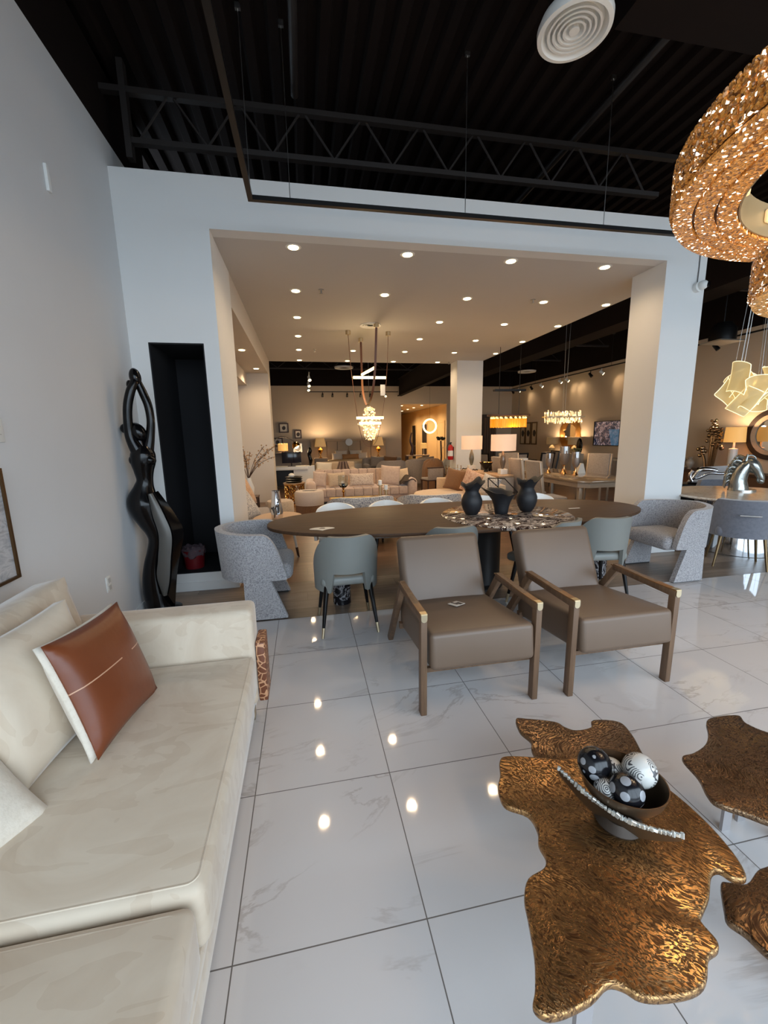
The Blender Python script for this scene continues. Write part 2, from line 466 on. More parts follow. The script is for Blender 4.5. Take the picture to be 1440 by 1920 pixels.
# left wall of the bright front room, black above the paint line
b = bmn(); box2(b, (XL-.15, -2.2, 0), (XL, 5.44, 4.15)); struct('wall_left', b, grey_wall)
b = bmn(); box2(b, (XL-.15, -2.2, 4.15), (XL, 5.44, DECK)); box2(b, (-3.1, YB, 3.7), (XR, YB+.12, DECK)); box2(b, (XR, -2.2, 3.7), (XR+.12, YB, DECK)); box2(b, (-3.1, 5.44, 3.7), (-3.0, YB, DECK))
struct('wall_upper_band', b, black_paint)
# facade: left pier with a tall niche, header, right pillar
b = bmn()
box2(b, (XL, YF, 0), (-.755, 5.44, .19)); box2(b, (XL, YF, .19), (-1.388, 5.44, 2.475)); box2(b, (-.895, YF, .19), (-.755, 5.44, 2.475))
box2(b, (XL, YF, 2.475), (-.755, 5.44, 3.92)); box2(b, (-1.388, 5.23, .19), (-.895, 5.44, 2.475))
box2(b, (-.755, YF, 3.48), (4.735, YF+.16, 3.92)); box2(b, (4.19, YF, 0), (4.735, 4.93, 3.48)); box2(b, (4.19, YF+.16, 3.48), (4.735, 4.93, 3.92))
struct('wall_facade', b, white_wall)
b = bmn()
box2(b, (-1.388, YF+.004, .19), (-1.376, 5.23, 2.475)); box2(b, (-.907, YF+.004, .19), (-.895, 5.23, 2.475)); box2(b, (-1.376, 5.215, .19), (-.907, 5.23, 2.475))
box2(b, (-1.376, YF+.004, 2.462), (-.907, 5.215, 2.475)); box2(b, (-1.376, YF+.004, .19), (-.907, 5.215, .2))
struct('wall_niche', b, black_wall)
b = bmn(); box2(b, (XL, YF-.012, 0), (-.755, YF, .095)); struct('baseboard_facade', b, white_wall)
b = bmn(); box2(b, (XL, -2.2, 0), (XL+.012, YF-.012, .09)); struct('baseboard_left', b, white_wall)
# dropped ceiling over the lounge
b = bmn(); box2(b, (-.755, YF+.16, 3.48), (4.19, 11.15, 3.62)); box2(b, (4.19, 4.93, 3.48), (4.76, 10.65, 3.62)); box2(b, (4.19, 10.65, 3.48), (4.76, 11.15, 3.62)); struct('ceiling_soffit', b, M('soffit_paint', (200, 197, 194), .75, var=(.8, .03)))
b = bmn(); box2(b, (4.04, 10.65, 0), (4.76, 11.15, 3.48)); struct('wall_column', b, white_wall)
# left flank of the lounge: header over a long alcove
b = bmn(); box2(b, (-1.9, 5.44, 3.1), (-.755, 10.55, 3.62)); box2(b, (-1.9, 5.44, 2.82), (-1.25, 10.55, 3.1))
box2(b, (-3.0, 10.55, 0), (-.755, 11.15, 3.62)); box2(b, (-2.0, 5.44, 0), (-1.9, 10.55, 3.62)); box2(b, (-2.0, 5.3, 0), (XL-.15, 5.44, 3.62))
struct('wall_alcove', b, warm_wall)
# far walls
b = bmn(); box2(b, (-3.0, YB, 0), (4.26, YB+.12, 3.7)); box2(b, (4.26, YB, 2.95), (6.36, YB+.12, 3.7)); box2(b, (6.36, YB, 0), (XR, YB+.12, 3.7)); struct('wall_back', b, beige_wall)
b = bmn(); box2(b, (6.36, YB+.12, 0), (6.48, 27.2, 2.95)); box2(b, (4.14, YB+.12, 0), (4.26, 27.2, 2.95)); box2(b, (4.14, 27.2, 0), (6.48, 27.3, 2.95)); struct('wall_corridor', b, sand_wall)
b = bmn(); box2(b, (4.14, YB+.12, 2.95), (6.48, 27.3, 3.05)); struct('ceiling_corridor', b, warm_wall)
b = bmn(); box2(b, (XR, -2.2, 0), (XR+.12, YB, 3.7)); struct('wall_right', b, beige_wall)
b = bmn(); box2(b, (-3.1, 11.15, 0), (-3.0, YB, 3.7)); struct('wall_lounge_left', b, beige_wall)
# corridor doors
for k, (y0, y1, z1) in enumerate(((18.3, 19.3, 2.16), (21.0, 21.9, 2.16), (23.2, 24.0, 2.16))):
    b = bmn(); box2(b, (6.33, y0-.08, 0), (6.36, y0, z1+.08)); box2(b, (6.33, y1, 0), (6.36, y1+.08, z1+.08)); box2(b, (6.33, y0, z1), (6.36, y1, z1+.08))
    fr = struct('door_%d' % (k+1), b, sand_wall)
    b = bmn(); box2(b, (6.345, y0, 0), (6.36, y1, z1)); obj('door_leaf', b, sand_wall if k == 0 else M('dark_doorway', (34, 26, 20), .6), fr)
    b = bmn(); cyl(b, (6.33, y0+.1, 1.0), (6.30, y0+.1, 1.0), .025); obj('door_handle', b, steel, fr)
# black corrugated deck
b = bmn(); prof = []; x = XL-.15
while x < XR+.1:
    prof += [(x, DECK), (x+.075, DECK), (x+.10, DECK+.06), (x+.175, DECK+.06)]; x += .20
lo = [[b.verts.new((px, y, pz)) for px, pz in prof] for y in (-2.2, YB+.1)]
for i in range(len(prof)-1): b.faces.new((lo[0][i], lo[1][i], lo[1][i+1], lo[0][i+1]))
bmesh.ops.recalc_face_normals(b, faces=b.faces); struct('ceiling', b, black_paint)
b = bmn(); box2(b, (-3.1, 4.5, DECK+.06), (XL, YB+.1, DECK+.1)); struct('ceiling_lounge_edge', b, black_paint)
b = bmn(); box2(b, (2.26, -2.2, 4.3), (6.4, 3.02, DECK)); struct('ceiling_bulkhead', b, black_paint)
# storefront behind the viewer: piers, header, mullions and panes
b = bmn(); box2(b, (XL-.15, -2.32, 4.3), (XR+.12, -2.2, DECK)); box2(b, (XL-.15, -2.32, 0), (XR+.12, -2.2, .12))
struct('wall_front', b, white_wall)
n = 6; w = (XR-XL)/n
for i in range(n):
    x0 = XL+i*w; x1 = x0+w; b = bmn()
    for lo_, hi_ in (((x0, -2.3, .12), (x0+.03, -2.22, 4.3)), ((x1-.03, -2.3, .12), (x1, -2.22, 4.3)), ((x0+.03, -2.3, .12), (x1-.03, -2.22, .17)), ((x0+.03, -2.3, 4.25), (x1-.03, -2.22, 4.3))):
        box2(b, lo_, hi_)
    struct('window_%d' % (i+1), b, black_metal)
b = bmn(); box2(b, (-40, -60, -.12), (50, -2.32, -.02)); struct('ground_outside', b, M('pavement_concrete', (150, 148, 146), .9, var=(.5, .1)))

# steel overhead: girders, ducts, joists (each one its own piece of structure)
b = bmn(); box2(b, (4.10, 11.15, 3.28), (4.28, YB, 3.31)); box2(b, (4.17, 11.15, 3.31), (4.21, YB, 3.97)); box2(b, (4.10, 11.15, 3.97), (4.28, YB, 4.0))
struct('beam_girder', b, black_paint)
b = bmn(); box2(b, (6.30, 5.2, 3.7), (6.83, YB, 4.25)); struct('beam_duct', b, black_paint)
for nm, xx, y0, y1, zz in (('beam_pipe', .083, -2.1, 4.40, 4.62), ('beam_pipe_right', 2.98, 3.05, 17.9, 4.62)):
    b = bmn(); cyl(b, (xx, y0, zz), (xx, y1, zz), .035); struct(nm, b, M('black_pipe', (32, 27, 25), .5))
joist_m = M('black_joist_steel', (34, 29, 27), .6)
def joist(y, x0, x1, zb, zt, pitch):
    b = bmn(); box2(b, (x0, y-.03, zb), (x1, y+.03, zb+.045)); box2(b, (x0-.25, y-.03, zt-.045), (x1+.2, y+.03, zt))
    x = x0+.08; i = 0
    while x+pitch/2 < x1:
        cyl(b, (x, y, zb+.04), (x+pitch/2-.03, y, zt-.04), .011, n=6); cyl(b, (x+pitch/2+.03, y, zt-.04), (x+pitch, y, zb+.04), .011, n=6); x += pitch
    box2(b, (x0-.03, y-.04, zb-.12), (x0+.02, y+.04, DECK)); struct('beam_joist', b, joist_m)
joist(4.47, -1.36, 4.02, 4.13, 4.555, .57)
for k, y in enumerate((6.9, 9.3, 11.7, 14.1, 16.5)):
    joist(y, XL if y < 11 else -2.9, 9.3, 4.13, 4.555, 1.0)

# ------------------------------------------------------------------ camera
def vec(*a): return Vector(a)
Rv, Uv, Fv = vec(.98174, -.18953, -.01910), vec(.05266, .17374, .98338), vec(.18306, .96642, -.18054)
cam = bpy.data.cameras.new('camera'); co = bpy.data.objects.new('camera', cam); COL.objects.link(co)
m = Matrix((Rv, Uv, -Fv)).transposed().to_4x4(); m.translation = (0, 0, 1.56); co.matrix_world = m
cam.sensor_fit = 'HORIZONTAL'; cam.sensor_width = 36; cam.lens = 36*768.99/1440; cam.clip_start = .05; cam.clip_end = 200
SC.camera = co

# ------------------------------------------------------------------ daylight through the storefront
w = bpy.data.worlds.new('sky'); SC.world = w; w.use_nodes = True
bg = w.node_tree.nodes['Background']; bg.inputs[0].default_value = (.70, .85, 1.0, 1); bg.inputs[1].default_value = SKY
pl = bpy.data.lights.new('window_portal', 'AREA'); pl.shape = 'RECTANGLE'; pl.size = XR-XL-.1; pl.size_y = 4.1
po = bpy.data.objects.new('window_portal', pl); COL.objects.link(po); po.location = ((XL+XR)/2, -2.18, 2.2); po.rotation_euler = (PI/2, 0, 0)
pl.cycles.is_portal = True
SC.view_settings.view_transform = 'Standard'; SC.view_settings.look = 'None'; SC.view_settings.gamma = 1
SC.view_settings.exposure = EXPO; SC.view_settings.use_curve_mapping = False
SC.cycles.use_denoising = True
SC.cycles.max_bounces = 8; SC.cycles.diffuse_bounces = 4; SC.cycles.glossy_bounces = 4; SC.cycles.transmission_bounces = 8
SC.cycles.sample_clamp_indirect = 6; SC.cycles.caustics_reflective = False; SC.cycles.caustics_refractive = False
# ------------------------------------------------------------------ sectional sofa along the left wall
s = thing('sectional_sofa', 'cream suede sectional sofa with a low square arm, along the pale grey wall', 'sofa', (-.9, 1.2, 0))
def at(o, *p): return tuple(a-b for a, b in zip(p, o))
O = (-.9, 1.2, 0)
b = bmn(); box2(b, at(O, -1.5, -.6, .015), at(O, -.352, 2.3, .15), .012)
box2(b, at(O, -1.5, -.6, .155), at(O, -.34, 2.14, .215), .012); obj('base', b, suede_mat, s)
b = bmn(); softbox(b, at(O, -.90, 1.535, .318), (1.17, 1.19, .205), .035, puff=.006); obj('seat_cushion', b, suede_mat, s, ang=60)
b = bmn(); softbox(b, at(O, -.906, .15, .311), (1.152, 1.56, .194), .03, puff=.004); obj('seat_cushion', b, suede_mat, s, ang=60)
for cu, (x0, x1, y0, y1, z) in zip([c for c in s.children if c.name.startswith('seat_cushion')], ((-1.46, -.335, .965, 2.11, .418), (-1.46, -.362, -.6, .905, .405))):
    b = bmn(); r_ = .03; e_ = y0 if y0 > 0 else y1; sg = 1 if y0 > 0 else -1
    tube(b, [at(O, x1, y1 if y0 > 0 else y0, z)]+[at(O, x1-r_+r_*math.cos(q), e_+sg*(r_-r_*math.sin(q)), z) for q in [PI/2*k/6 for k in range(7)]]+[at(O, x0, e_, z)], .0030, 6); obj('piping', b, suede_mat, cu)
b = bmn(); softbox(b, at(O, -.915, 2.235, .385), (1.19, .19, .56), .035); obj('arm', b, suede_mat, s, ang=60)
b = bmn(); softbox(b, at(O, -1.43, .85, .44), (.16, 2.75, .62), .05); obj('backrest', b, suede_mat, s, ang=60)
for yy in (1.79, .85): # loose back cushions belong to the sofa set
    b = bmn(); cushion(b, .92, .46, .26, at(O, -1.245, yy, .655), (-12*D2R, 0, 90*D2R), edge=.55, pinch=.02); obj('back_cushion', b, suede_mat, s, ang=70)
t = NT('woven_cognac_leather'); co_ = t.coord('Object', (1, 1, 1))
e = t.voro(co_, 26, 'DISTANCE_TO_EDGE'); k = t.math('LESS_THAN', e, .07)
t.set(**{'Base Color': t.mix(k, lin((110, 62, 38)), lin((200, 150, 112))), 'Roughness': .5}); t.bump(k, .5, .004)
b = bmn(); box2(b, at(O, -.318, 2.16, .12), at(O, -.27, 2.33, .47), .008); o = obj('side_panel', b, t.m, s); o['label'] = 'cognac leather side panel'
for p in ((-.40, 2.2), (-1.45, 2.2)):
    b = bmn(); box2(b, at(O, p[0]-.03, p[1]-.03, 0), at(O, p[0]+.05, p[1]+.03, .06), .004); o = obj('foot', b, brass, s); o['label'] = 'brass foot'

def cushion_obj(name, label, cat, w, h, d, loc, rot, mat, group=None, **kw):
    b = bmn(); cushion(b, w, h, d, **kw); o = obj(name, b, mat, None, ang=70); o.location = loc; o.rotation_euler = rot
    return tag(o, label, cat, group)
# plane of the leather cushion: bottom edge A-B on the seat, leaning back on the sofa cushions
t = NT('cognac_leather_panels'); co_ = t.coord(); sx = t.new('ShaderNodeSeparateXYZ'); t.link(co_, sx.inputs[0])
def seam(v, at_, hw): return t.math('LESS_THAN', t.math('ABSOLUTE', t.math('SUBTRACT', v, at_)), hw)
st = t.math('MULTIPLY', seam(sx.outputs[2], .03, .0022), t.math('GREATER_THAN', t.math('ABSOLUTE', t.math('SUBTRACT', sx.outputs[0], .06)), .04))
t.set(**{'Base Color': t.mix(st, t.mix(t.noise(co_, 5), lin((104, 52, 27)), lin((128, 67, 37))), lin((205, 160, 130))), 'Roughness': .36})
t.bump(t.math('ADD', t.math('MULTIPLY', seam(sx.outputs[0], .06, .006), -1), t.math('MULTIPLY', t.noise(co_, 8, 3), .8)), .35, .008)
A, B = Vector((-.792, 1.457, .439)), Vector((-.744, 1.916, .411)); ux = (B-A).normalized(); up = Vector((-.303, .089, .949)); up = (up-ux*up.dot(ux)).normalized(); ny = up.cross(ux)
mt = Matrix((ux, ny, up)).transposed().to_4x4()
pl_ = thing('leather_cushion', 'square cognac leather cushion with a pale fabric back, leaning on the sofa cushions', 'cushion')
pl_.matrix_world = T3(*((A+B)/2+up*.228)) @ mt
b = bmn(); cushion(b, .462, .456, .12, (0, -.012, 0), edge=.03); obj('front_panel', b, t.m, pl_, ang=80)
b = bmn(); cushion(b, .466, .46, .13, (0, .014, 0), edge=.05); o = obj('back_panel', b, white_fabric, pl_, ang=80); o['label'] = 'pale linen back'
cushion_obj('scatter_cushion', 'small beige cushion lying low on the sofa at the left edge of the picture', 'cushion', .40, .38, .13, (-1.07, 1.19, .52), (-52*D2R, 0, 62*D2R), white_fabric)
cushion_obj('suede_cushion', 'cream suede cushion propped behind the cognac leather cushion', 'cushion', .50, .50, .17, (-1.02, 1.62, .66), (-16*D2R, 0, 82*D2R), suede_mat, edge=.3)

# ------------------------------------------------------------------ two walnut armchairs
def armchair(loc, rz, label):
    s = thing('lounge_armchair', label, 'armchair', loc, rz, 'walnut and taupe leather armchairs')
    # local: seat centre x=0, front at y=-.03, back towards +y
    b = bmn(); t_ = bmn(); softbox(t_, (0, 0, 0), (.62, .76, .215), .03, puff=.012)
    merge(b, t_, T3(0, .33, .355) @ R3(-6*D2R, 0, 0)); obj('seat', b, taupe_leather, s, ang=60)
    b = bmn(); t_ = bmn(); softbox(t_, (0, 0, .27), (.60, .14, .56), .04); merge(b, t_, T3(0, .60, .33) @ R3(-24*D2R, 0, 0)); obj('backrest', b, taupe_leather, s, ang=60)
    for sx_ in (-1, 1):
        x = sx_*.342
        b = bmn()
        bar(b, (x, .005, 0), (x, 0, .60), .036, .05, .004, (0, 1, 0))
        bar(b, (x, -.02, .588), (x, .50, .600), .040, .045, .004)
        bar(b, (x, .92, 0), (x, .47, .61), .036, .052, .004, (0, 1, .5))
        fr = obj('arm_frame', b, walnut, s)
        b = bmn(); box2(b, (x-.0205, -.022, .606), (x+.0205, .52, .614), .002); o = obj('armrest', b, walnut_lit_top, fr)
        b = bmn(); prof = [(-.017, .612), (.017, .612), (.017, .585)]+[(.017*math.cos(a), .585-.017*math.sin(a)) for a in [PI*k/8 for k in range(1, 8)]]+[(-.017, .585)]
        prism(b, prof, -.003, .003, M4=T3(x, -.026, 0) @ R3(PI/2, 0, 0)); box2(b, (x-.018, -.026, .612), (x+.018, .012, .6165))
        o = obj('brass_cap', b, brass, fr); o['label'] = 'brass end cap'
    b = bmn(); box2(b, (-.33, .03, .235), (.33, .055, .262)); obj('rail', b, walnut, s)
    b = bmn(); box2(b, (-.33, .62, .22), (.33, .66, .26)); obj('rail', b, walnut, s)
    return s
a1 = armchair((.929, 2.02, 0), 0, 'taupe leather armchair with walnut frame and a paper tag on its seat')
a2 = armchair((1.836, 2.0, 0), 0, 'taupe leather armchair with walnut frame standing right of the tagged one')
b = bmn(); box(b, (0, 0, 0), (.085, .075, .003), rot=(0, 0, .5)); o = obj('paper_tag', b, M('printed_paper', (205, 200, 190), .6)); o.location = (.925, 2.40, .4765); o.rotation_euler = (-6*D2R, 0, 0)
tag(o, 'small printed paper tag lying on the armchair seat', 'tag')
b = bmn(); box(b, (-.012, .004, .002), (.016, .055, .001), rot=(0, 0, .5)); box(b, (.018, -.004, .002), (.03, .045, .001), rot=(0, 0, .5)); obj('print', b, M('tag_ink', (84, 76, 70), .6), o)

# ------------------------------------------------------------------ bronze leaf tables
def leaf_table(name, label, pts, z, th, mat, legs):
    c = (sum(p[0] for p in pts)/len(pts), sum(p[1] for p in pts)/len(pts))
    s = thing(name, label, 'coffee table', (c[0], c[1], 0), 0, 'bronze leaf coffee tables')
    loc = [(p[0]-c[0], p[1]-c[1], 0) for p in pts]; sm = [(p.x, p.y) for p in spline(loc, 4, True)]
    b = bmn(); prism(b, sm, z-th, z, .007, 3); obj('tabletop', b, mat, s, ang=35)
    for lx, ly in legs:
        b = bmn(); box2(b, (lx-c[0]-.02, ly-c[1]-.006, 0), (lx-c[0]+.02, ly-c[1]+.006, z-th)); obj('leg', b, M('grey_painted_steel', (150, 146, 146), .4), s)
    return s
MAIN = [(0.625, 1.18), (0.66, 1.195), (0.751, 1.171), (0.837, 1.142), (0.927, 1.133), (1.03, 1.105), (1.085, 1.03), (1.108, 0.94), (1.115, 0.872), (1.112, 0.801), (1.095, 0.727), (1.067, 0.684), (1.033, 0.691), (1.019, 0.714), (0.986, 0.708), (0.932, 0.667), (0.884, 0.641), (0.865, 0.628), (0.866, 0.591), (0.85, 0.574), (0.816, 0.566), (0.773, 0.534), (0.728, 0.524), (0.658, 0.53), (0.618, 0.542), (0.597, 0.561), (0.568, 0.571), (0.518, 0.556), (0.453, 0.549), (0.414, 0.553), (0.397, 0.573), (0.416, 0.598), (0.444, 0.648), (0.468, 0.716), (0.483, 0.76), (0.516, 0.799), (0.571, 0.815), (0.592, 0.84), (0.594, 0.878), (0.613, 0.915), (0.613, 0.968), (0.563, 1.007), (0.559, 1.047), (0.573, 1.086), (0.6, 1.125)]
UP = [(0.852, 1.477), (0.894, 1.471), (1.007, 1.425), (1.031, 1.385), (1.063, 1.359), (1.137, 1.362), (1.175, 1.399), (1.275, 1.366), (1.273, 1.29), (1.235, 1.194), (1.223, 1.155), (1.068, 1.149), (0.895, 1.186), (0.827, 1.254), (0.823, 1.297), (0.845, 1.343), (0.831, 1.403)]
RA = [(1.605, 1.26), (1.674, 1.273), (1.767, 1.259), (1.749, 1.212), (1.777, 1.151), (1.856, 1.095), (1.86, 0.996), (1.707, 0.886), (1.537, 0.82), (1.4, 0.812), (1.356, 0.84), (1.321, 0.876), (1.268, 0.926), (1.273, 0.967), (1.307, 1.028), (1.323, 1.099), (1.342, 1.121), (1.39, 1.124), (1.471, 1.149), (1.538, 1.194)]
RB = [(1.068, 0.741), (1.091, 0.741), (1.136, 0.727), (1.202, 0.749), (1.244, 0.753), (1.371, 0.761), (1.388, 0.696), (1.275, 0.613), (1.131, 0.565), (1.047, 0.561), (1.023, 0.589), (1.015, 0.632), (0.999, 0.664), (1.019, 0.691)]
leaf_table('leaf_coffee_table', 'largest bronze leaf table, carrying the bowl of patterned balls', MAIN, .42, .022, bronze_main, ((.53, .59), (.86, 1.0), (.98, .84)))
leaf_table('leaf_coffee_table', 'small bronze leaf table tucked behind the one with the bowl, nearest the armchairs', UP, .33, .02, bronze_dark, ((1.03, 1.24), (1.16, 1.22)))
leaf_table('leaf_coffee_table', 'dark bronze leaf table at the right edge, behind the other right-hand leaf', RA, .36, .022, bronze_dark, ((1.66, 1.12), (1.72, 1.02), (1.56, 1.1)))
leaf_table('leaf_coffee_table', 'dark bronze leaf table at the right edge, nearest the viewer', RB, .33, .022, bronze_dark, ((1.31, .72), (1.27, .66)))
# bowl of balls
bx, by, bz = .895, .925, .4205
s = thing('decorative_bowl', 'dark bronze bowl with a crystal-studded blade along its near side', 'bowl', (bx, by, bz), .0)
b = bmn(); lathe(b, [(.0, 0), (.062, 0), (.066, .008), (.055, .022), (.05, .03), (.0, .03)], (-.035, -.035, 0), 32); obj('foot', b, M('bowl_foot_bronze', (58, 48, 40), .5, metal=.5), s); M('dark_bronze', (112, 92, 72), .34, metal=.8)
dkb = MATS['dark_bronze']
b = bmn(); lathe(b, [(.0, .024), (.05, .03), (.085, .055), (.104, .09), (.112, .128), (.109, .128), (.101, .094), (.082, .06), (.048, .036), (.0, .031)], (0, 0, 0), 40, 1.06, .84, (8*D2R, 0, -.75)); obj('bowl_body', b, dkb, s)
b = bmn(); p0, p1 = Vector((-.153, .088, .088)), Vector((.045, -.165, .07)); d_ = (p1-p0); nrm = Vector((-.62, -.78, 0)); crv = []
for k in range(25):
    u = k/24; crv.append(p0+d_*u+nrm*(.042*math.sin(PI*u))+Vector((0, 0, -.012*math.sin(PI*u))))
lo = [p-Vector((0, 0, .012+.055*math.sin(PI*k/24)))-nrm*(.03*math.sin(PI*k/24)) for k, p in enumerate(crv)]
sheet(b, lambda u, v: crv[round(u*24)].lerp(lo[round(u*24)], v), 24, 3, .008); obj('blade', b, dkb, s)
b = bmn(); rnd = random.Random(3)
for k in range(32):
    u = k/31*24; i = min(23, int(u)); p = crv[i].lerp(crv[i+1], u-i)
    box(b, p+Vector((0, 0, .003)), (.0115*rnd.uniform(.75, 1.1), .008, .013*rnd.uniform(.8, 1.3)), .0015, 1, (rnd.uniform(-.3, .3), rnd.uniform(-.3, .3), -.9+rnd.uniform(-.2, .2)))
o = obj('crystal_trim', b, M('mirror_crystal', (226, 230, 226), .08, metal=.7), s, False); o['label'] = 'row of clear crystals'; o['kind'] = 'stuff'
def ball_mat(name, bgc, fg, sc, thr, swirl):
    t = NT(name); co_ = t.coord()
    if swirl:
        v = t.voro(co_, sc, 'SMOOTH_F1'); k = t.math('GREATER_THAN', t.math('SINE', t.math('MULTIPLY', v, 84)), .25)
        k = t.math('MULTIPLY', k, t.math('GREATER_THAN', t.noise(co_, 11, 1), .47))
    else: k = t.math('LESS_THAN', t.voro(co_, sc, rnd=.6), thr)
    t.set(**{'Base Color': t.mix(k, lin(bgc), lin(fg)), 'Roughness': .18}); return t.m
bm_dark = ball_mat('black_spotted_glaze', (20, 20, 24), (150, 152, 156), 26, .36, False)
bm_pale = ball_mat('pale_scroll_glaze', (206, 204, 198), (74, 72, 74), 26, .4, True)
for lb, px_, r, mt_ in (('black spotted ball at the far left of the bowl', (-.058, .05, .124), .049, bm_dark), ('pale ball with grey scrollwork, highest in the bowl', (.05, -.008, .132), .048, bm_pale),
                        ('black spotted ball at the near side of the bowl', (-.026, -.047, .114), .047, bm_dark), ('pale scroll ball half hidden between the two black balls', (-.066, -.012, .088), .034, bm_pale),
                        ('pale scroll ball deep in the bowl behind the others', (.0, .045, .096), .036, bm_pale)):
    b = bmn(); sph(b, (0, 0, 0), r, n=28); o = obj('decorative_ball', b, mt_); o.location = (bx+px_[0], by+px_[1], bz+px_[2]); o.rotation_euler = (px_[0]*40, px_[1]*30, .4)
    tag(o, lb, 'ball', 'patterned balls in the bronze bowl')

# ------------------------------------------------------------------ long dining table
s = thing('dining_table', 'long oval dark wood dining table with a round marble inset and black drum base', 'table', (1.6, 3.95, 0))
b = bmn(); pts = []
for k in range(96):
    a = 2*PI*k/96; c_, s_ = math.cos(a), math.sin(a); e_ = 2/2.15
    pts.append((1.985*math.copysign(abs(c_)**e_, c_), .76*math.copysign(abs(s_)**e_, s_)+.02))
prism(b, pts, .728, .76, .008); obj('tabletop', b, table_wood, s)
b = bmn(); lathe(b, [(0, .735), (.62, .735), (.64, .745), (.64, .764), (.63, .772), (0, .772)], (.36, -.19, 0), 64); o = obj('marble_inset', b, marble_top, s); o['label'] = 'round red-black marble inset with white veins'
b = bmn(); lathe(b, [(0, 0), (.28, 0), (.28, .02), (.25, .05), (.25, .66), (.29, .727), (0, .727)], (.13, .0, 0), 40); obj('pedestal', b, M('black_stained_wood', (20, 17, 16), .35), s)
for x in (-1.317, 1.45):
    b = bmn(); cyl(b, (x, -.2, 0), (x, -.2, .728), .085, n=28); o = obj('pillar_leg', b, black_marble, s); o['label'] = 'black marble pillar'
for nm, lb, x, y in (('paper_notice', 'white paper cut-out lying on the left end of the dining table', .12, 3.63), ('paper_notice', 'thin paper slip lying on the right end of the dining table', 2.83, 3.90)):
    b = bmn()
    if x < 1:
        for a0, r0, r1 in ((0, .02, .075),):
            prism(b, [((.045+.03*math.cos(2*a))*1.5*math.cos(a), (.05+.012*math.sin(3*a))*math.sin(a)*1.3) for a in [2*PI*k/30 for k in range(30)]], 0, .002)
        o = obj(nm, b, M('white_card', (226, 220, 208), .6)); b = bmn(); prism(b, [(-.03, -.018), (.028, -.006), (.02, .022), (-.012, .01)], .002, .003); obj('dark_window', b, table_wood, o)
    else:
        box(b, (0, 0, .001), (.13, .02, .002)); o = obj(nm, b, MATS['white_card'])
    o.location = (x, y, .7602); tag(o, lb, 'paper')
# three black vases
def vase(name, label, loc, H, prof, flare, rz, seed):
    rnd = random.Random(seed); n = 48; b = bmn(); L = []
    ph = [rnd.uniform(0, 6.28) for _ in range(4)]
    for r, z in prof:
        k = max(0, (z-.72)/.28); Lp = []
        for i in range(n):
            a = 2*PI*i/n; wv = math.sin(3*a+ph[0])*.5+math.sin(5*a+ph[1])*.35+math.sin(8*a+ph[2])*.25
            rr = r*(1+k*flare*(.35*wv+.3*math.cos(a))); Lp.append(Vector((rr*math.cos(a), rr*math.sin(a), z*H*(1+k*.10*wv)+k*k*.03*math.cos(a))))
        L.append(Lp)
    inner = [[Vector((p.x*.93, p.y*.93, p.z)) for p in Lp] for Lp in reversed(L[2:])]
    rings(b, L+inner, True); o = obj(name, b, matte_black, ang=60); o.location = loc; o.rotation_euler = (0, 0, rz); tag(o, label, 'vase', 'black vases on the dining table')
VT = .7725
bulb_prof = [(.045, 0), (.062, .03), (.088, .18), (.103, .35), (.102, .48), (.086, .62), (.066, .73), (.07, .80), (.094, .92), (.118, 1.0)]
vase('black_vase', 'tall round-bellied matte black vase, left of the three on the table', (1.62, 3.82, VT), .315, bulb_prof, .35, .3, 1)
vase('black_vase', 'lower flared black vase between the two taller ones', (1.925, 3.79, VT), .225, [(.06, 0), (.066, .03), (.07, .2), (.08, .42), (.096, .62), (.12, .8), (.15, .94), (.165, 1.0)], .5, 2.6, 2)
vase('black_vase', 'tall black vase with a lip flaring out, right of the three on the table', (2.225, 3.83, VT), .325, bulb_prof, .5, -.2, 3)

# ------------------------------------------------------------------ dining chairs
def dining_chair(label, mat, cat='chair', group=None, legm=black_lacquer, rounder=False, name='dining_chair'):
    """faces +y; back nearest -y"""
    s = thing(name, label, cat, group=group)
    for sx_, sy_ in ((-1, -1), (1, -1), (-1, 1), (1, 1)):
        b = bmn(); p1 = Vector((sx_*.17, sy_*.16, .42)); p0 = Vector((sx_*.225, sy_*.225, 0)); q = p0.lerp(p1, .2)
        cyl(b, q, p1, .013, .023, 16); lg = obj('leg', b, legm, s)
        b = bmn(); cyl(b, p0, q, .0105, .0135, 16); o = obj('leg_tip', b, brass, lg); o['label'] = 'brass tip'
    b = bmn(); softbox(b, (0, .035, .44), (.43, .44, .075), .03, puff=.01); obj('seat', b, mat, s, ang=60)
    def P(u, v):
        a = (u*2-1)*1.45; k = abs(u*2-1)
        R_ = .245; x = R_*math.sin(a)*1.0; y = -.235+(R_*.95)*(1-math.cos(a))
        top = (.77-.15*k*k-.2*max(0, k-.6)) if rounder else .835-(.01+.28*max(0, k-.42)**1.6*2.2)
        bot = .36 if k > .40 else .525
        if .34 < k <= .40: bot = .36+(.40-k)/.06*.165
        z = bot+(top-bot)*v; y -= .06*((z-.4)/.43)*(1-k*.5); x *= 1+.05*((z-.4)/.43)
        return (x, y, z)
    b = bmn(); sheet(b, P, 48, 10, .032); obj('backrest', b, mat, s, ang=60)
    return s
c0 = dining_chair('grey-green leather dining chair standing clear at the near left of the long table', teal_leather, group='grey-green leather dining chairs')
c0.location = (.285, 3.28, 0); c0.rotation_euler = (0, 0, .03)
for x, y, rz, lb in ((1.19, 3.36, -.05, 'grey-green leather dining chair with only its top rail showing behind the tagged armchair'), (2.11, 3.30, .5, 'grey-green leather dining chair turned a little, behind the right-hand armchair'), (2.67, 3.34, -.12, 'grey-green leather dining chair nearest the boucle chair at the right end of the table')):
    dup(c0, (x, y, 0), rz, lb)
